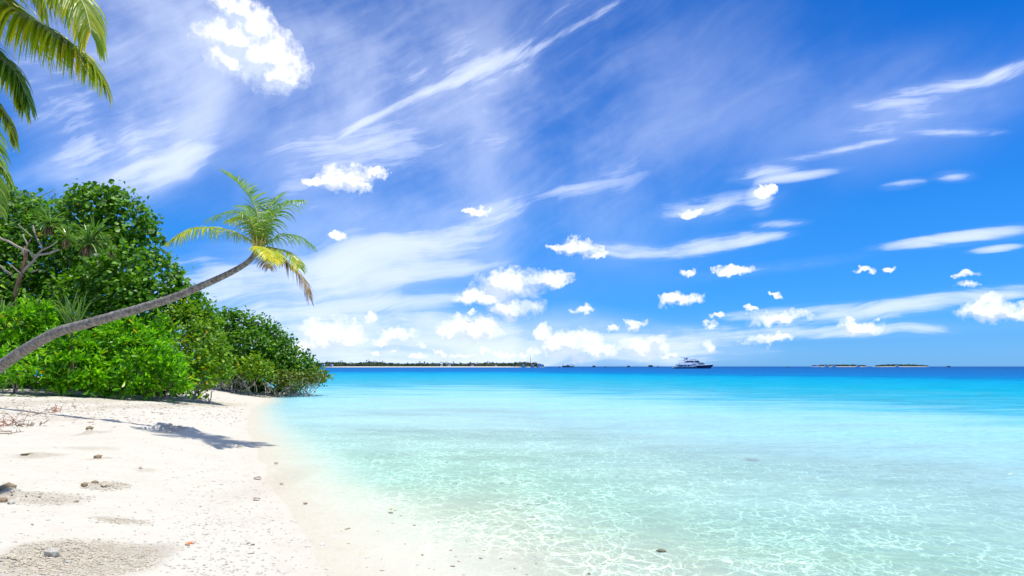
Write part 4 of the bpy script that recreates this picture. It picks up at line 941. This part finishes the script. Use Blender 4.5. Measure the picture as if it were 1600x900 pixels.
TREES = [(533, 563.6, 'rounded tree rising above the left part of the far woodland', 0), (574, 563, 'tallest rounded tree crown on the long island', 0), (585, 564, 'broad tree just right of the tallest crown on the long island', 0),
         (597, 565, 'rounded tree second to the right of the tallest crown', 0), (512, 565, 'tree at the left end of the visible island', 0), (656, 565, 'pointed tree near the middle of the long island', 1), (663, 566, 'shorter pointed tree beside the middle pointed tree', 1),
         (676, 567, 'small pointed tree between the middle trees and the palms', 1), (708, 565.2, 'narrow dark tree standing alone above the low part of the island', 1), (719, 567, 'small dark tree right of the lone narrow tree', 1), (735, 566, 'pointed tree left of the white houses', 1),
         (762, 565.6, 'rounded tree right of the white houses', 0), (769, 566, 'rounded tree between the white houses and the mast', 0), (812, 565.5, 'rounded tree left of the radio mast', 0), (822, 565.5, 'tree just left of the foot of the radio mast', 0), (836, 566.3, 'tree just right of the foot of the radio mast', 0),
         (622, 567, 'small pointed tree right of the wooded hump', 1), (637, 567.3, 'small pointed tree in the low stretch left of middle', 1), (548, 566.4, 'low rounded tree between the two humps', 0)]
for px, top, lb, cone in TREES:
    Y = IY-6; h = (573-top)*pm; one_tree('far_tree', lb, at(px, 573, Y).x, Y, (5 if cone else 11)*1.0, h, 'trees on the long far island', bool(cone), size=1.4)
for px, h, lb in ((688, 10.5, 'palm left of middle on the long island, leftmost of three'), (692, 9.5, 'middle palm of the three on the long island'), (697, 10.5, 'rightmost of the three palms on the long island'), (745, 9, 'palm beside the far white house'), (805, 10, 'palm near the right end of the long island')):
    palm_far(lb, at(px, 573, IY-10).x, IY-10, h, 'palms on the long far island')
M_ROOFT = plain('far_tin_roof', (.45, .45, .44), .5); M_ROOFR = plain('far_red_roof', (.30, .12, .08), .6)
def house(x, Y, w, h, label, roof, z0=1.2, group='houses on the far islands'):
    e = empty('far_house', (x, Y, z0), label, 'house', group)
    mb = MB(); mb.box(x-w/2, x+w/2, Y-3, Y+3, z0-.4, z0+h); wl = mb.build('wall', M_WHITE, e)
    mb = MB(); mb.prism([(x-w/2-.6, z0+h+.01), (x+w/2+.6, z0+h+.01), (x+w*.3, z0+h+1.8), (x-w*.3, z0+h+1.8)], Y-3.6, Y+3.6); mb.build('roof', roof, e)
    for k in range(2):
        mb = MB(); xx = x-w*.25+k*w*.5; mb.box(xx-w*.1, xx+w*.1, Y-3.05, Y-2.9, z0+h*.3, z0+h*.75); mb.build('window', M_GLASS, e)
for px, w, h, lb, rf in ((505, 10, 4.5, 'pale house at the left end of the long island', M_ROOFT), (518, 8, 3.5, 'low white hut left of the first rounded tree', M_ROOFT), (690, 7, 4, 'small white house under the three palms', M_ROOFT), (702, 8, 3.5, 'low white house right of the three palms', M_ROOFT),
                         (738, 9, 4, 'white house at the middle right of the long island', M_ROOFR), (775, 8, 3.2, 'low hut between the white house and the mast', M_ROOFR), (818, 10, 3.5, 'long white shed left of the mast foot', M_ROOFT), (832, 8, 3.6, 'white hut below the radio mast', M_ROOFT), (843, 12, 5.5, 'largest white building at the right tip of the long island', M_ROOFT), (848, 7, 3.4, 'last small building on the tip of the long island', M_ROOFT)):
    house(at(px, 573, IY-8).x, IY-8, w*.7, h*.8, lb, rf, 2.)
def mast(px, top, label, Y=IY, m=None):
    x = at(px, 573, Y).x; z1 = (573-top)*Y/F; e = empty('radio_mast', (x, Y, 1), label, 'mast', 'radio masts'); mb = MB()
    for dx, dy in ((-.8, 0), (.8, 0), (0, .9)): mb.tube([(x+dx, Y+dy, .5), (x+dx*.3, Y+dy*.3, z1*.9)], .16, 4)
    for k in range(12):
        z = .08*z1+k*z1*.07; s_ = .8-.04*k; mb.tube([(x-s_, Y, z), (x+s_*.95, Y, z+z1*.05)], .09, 4)
    mb.build('lattice', m or M_STEEL, e); mb = MB(); mb.tube([(x, Y, z1*.88), (x, Y, z1)], .15, 5); mb.build('antenna', M_STEEL, e)
M_MST = plain('mast_red_paint', (.35, .10, .06), .6)
mast(829, 556, 'tall radio mast near the right end of the long island', m=M_MST); mast(822.5, 563.5, 'short thin mast left of the tall radio mast')
# low spit and bits between island and yacht
M_FARD = plain('far_dark_hull', (.03, .05, .07), .5); 
island('sandbank', 'thin dark reef line reaching right from the long island', 850, 1056, 2600, 40, .5, M_SCRUB)
def islet(px, w, top, label, kind=0, Y=1400.):
    x = at(px, 573, Y).x; W_ = w*Y/F; h = (573-top)*Y/F
    e = empty('islet_hut', (x, Y, 0), label, 'hut', 'thatched huts on stilts on the horizon')
    mb = MB(); n = 5
    for k in range(n):
        for dy in (-2, 2): xx = x-W_*.42+W_*.84*k/(n-1); mb.tube([(xx, Y+dy, -1.5), (xx, Y+dy, h*.3)], .18, 5)
    mb.build('stilts', M_BARKB, e)
    mb = MB(); mb.box(x-W_*.46, x+W_*.46, Y-2.6, Y+2.6, h*.3, h*.36); mb.build('platform', M_BARKB, e)
    mb = MB(); mb.box(x-W_*.38, x+W_*.38, Y-2, Y+2, h*.362, h*.62); mb.build('wall', M_FARD, e)
    mb = MB(); mb.prism([(x-W_*.47, h*.6), (x+W_*.47, h*.6), (x+W_*.3, h), (x-W_*.3, h)], Y-3, Y+3); mb.build('roof', M_DRYT, e)
M_DRYT = plain('thatch', (.09, .08, .06), .9, var=.3, nscale=1.)
islet(928, 5.5, 570.3, 'dark hut second from the work ship on the horizon'); islet(946, 3.5, 571.6, 'tiny low hut between the two darker huts'); islet(982, 5, 570.5, 'dark hut midway between work ship and yacht')
islet(1016.5, 8, 569.6, 'widest dark hut on the horizon left of the yacht'); islet(1028, 4, 571.4, 'small low hut nearest the yacht stern'); islet(1482, 4, 570.8, 'lone dark hut on the right horizon beyond the islands'); islet(1231, 3, 571.6, 'tiny lone hut between the yacht and the right islands'); islet(874, 2.5, 571.4, 'tiny hut just left of the work ship')
# work ship
Yw = 1400.; wx = lambda q: at(q, 573, Yw).x; wz = lambda q: (573.7-q)*Yw/F
ws = empty('work_ship', (wx(888), Yw, 0), 'small dark work ship with posts and a crane on the horizon', 'ship')
mb = MB(); mb.prism([(wx(879), -1), (wx(878.8), wz(570.8)), (wx(890), wz(571.6)), (wx(896), wz(572)), (wx(898), wz(573.3)), (wx(896), -1)], Yw-4, Yw+4); mb.build('hull', M_FARD, ws)
mb = MB(); mb.box(wx(885), wx(890.5), Yw-2.5, Yw+2.5, wz(571.5), wz(569.8)); wh = mb.build('wheelhouse', M_WHITE, ws)
mb = MB(); mb.box(wx(885.6), wx(889.8), Yw-2.56, Yw-2.4, wz(570.9), wz(570.3)); sub(mb, 'window', M_GLASS, wh, ws)
for q in (879.2, 887, 895): mb = MB(); mb.tube([(wx(q), Yw, wz(572)), (wx(q), Yw, wz(568.2))], .35, 6); mb.build('mast', M_FARD, ws)
mb = MB(); mb.tube([(wx(895), Yw, wz(571)), (wx(891), Yw, wz(568.6))], .28, 5); mb.tube([(wx(895), Yw, wz(571.3)), (wx(900), Yw, wz(570.3))], .25, 5); mb.build('crane_boom', M_FARD, ws)
# right islands
I2 = 3200.; pm2 = I2/F
for x0, x1, lb, tp in ((1268, 1356, 'low far island with pale buildings right of the yacht', 570.4), (1365, 1452, 'low far wooded island at the right of the horizon', 569.9)):
    island('island', lb, x0, x1, I2, 120, 1.6); mb = MB()
    for i in range(240):
        px = random.uniform(x0+4, x1-4); f_ = 1-abs((px-(x0+x1)/2)/((x1-x0)/2))**4; h = max(1.5, (572.7-tp)*pm2*f_*random.uniform(.5, 1.1)); Y = I2+random.uniform(0, 50)
        fartree(mb, at(px, 573, Y).x, Y, .8, random.uniform(10, 18), h, 14, size=3.4)
    tag(mb.build('island_woodland', M_FARG), 'far woodland on the '+('island with pale buildings' if x0 < 1300 else 'rightmost island'), 'woodland', kind='stuff')
for px, w, h, lb in ((1272, 24, 6, 'pale block at the left tip of the right-hand far island'), (1280, 16, 4.5, 'pale low building second from the left tip of the far island'), (1292, 20, 5.5, 'pale building left of the middle of the far island'), (1303, 18, 5, 'pale building under the small mast of the far island'), (1341, 14, 4, 'pale building near the right end of the far island'), (1402, 14, 4.5, 'single pale house on the rightmost far island')):
    house(at(px, 573, I2-22).x, I2-22, w, h, lb, M_ROOFT)
mast(1302, 567.3, 'thin mast on the right-hand far island', I2); mast(1279, 568.6, 'tiny mast at the left tip of the right-hand far island', I2)
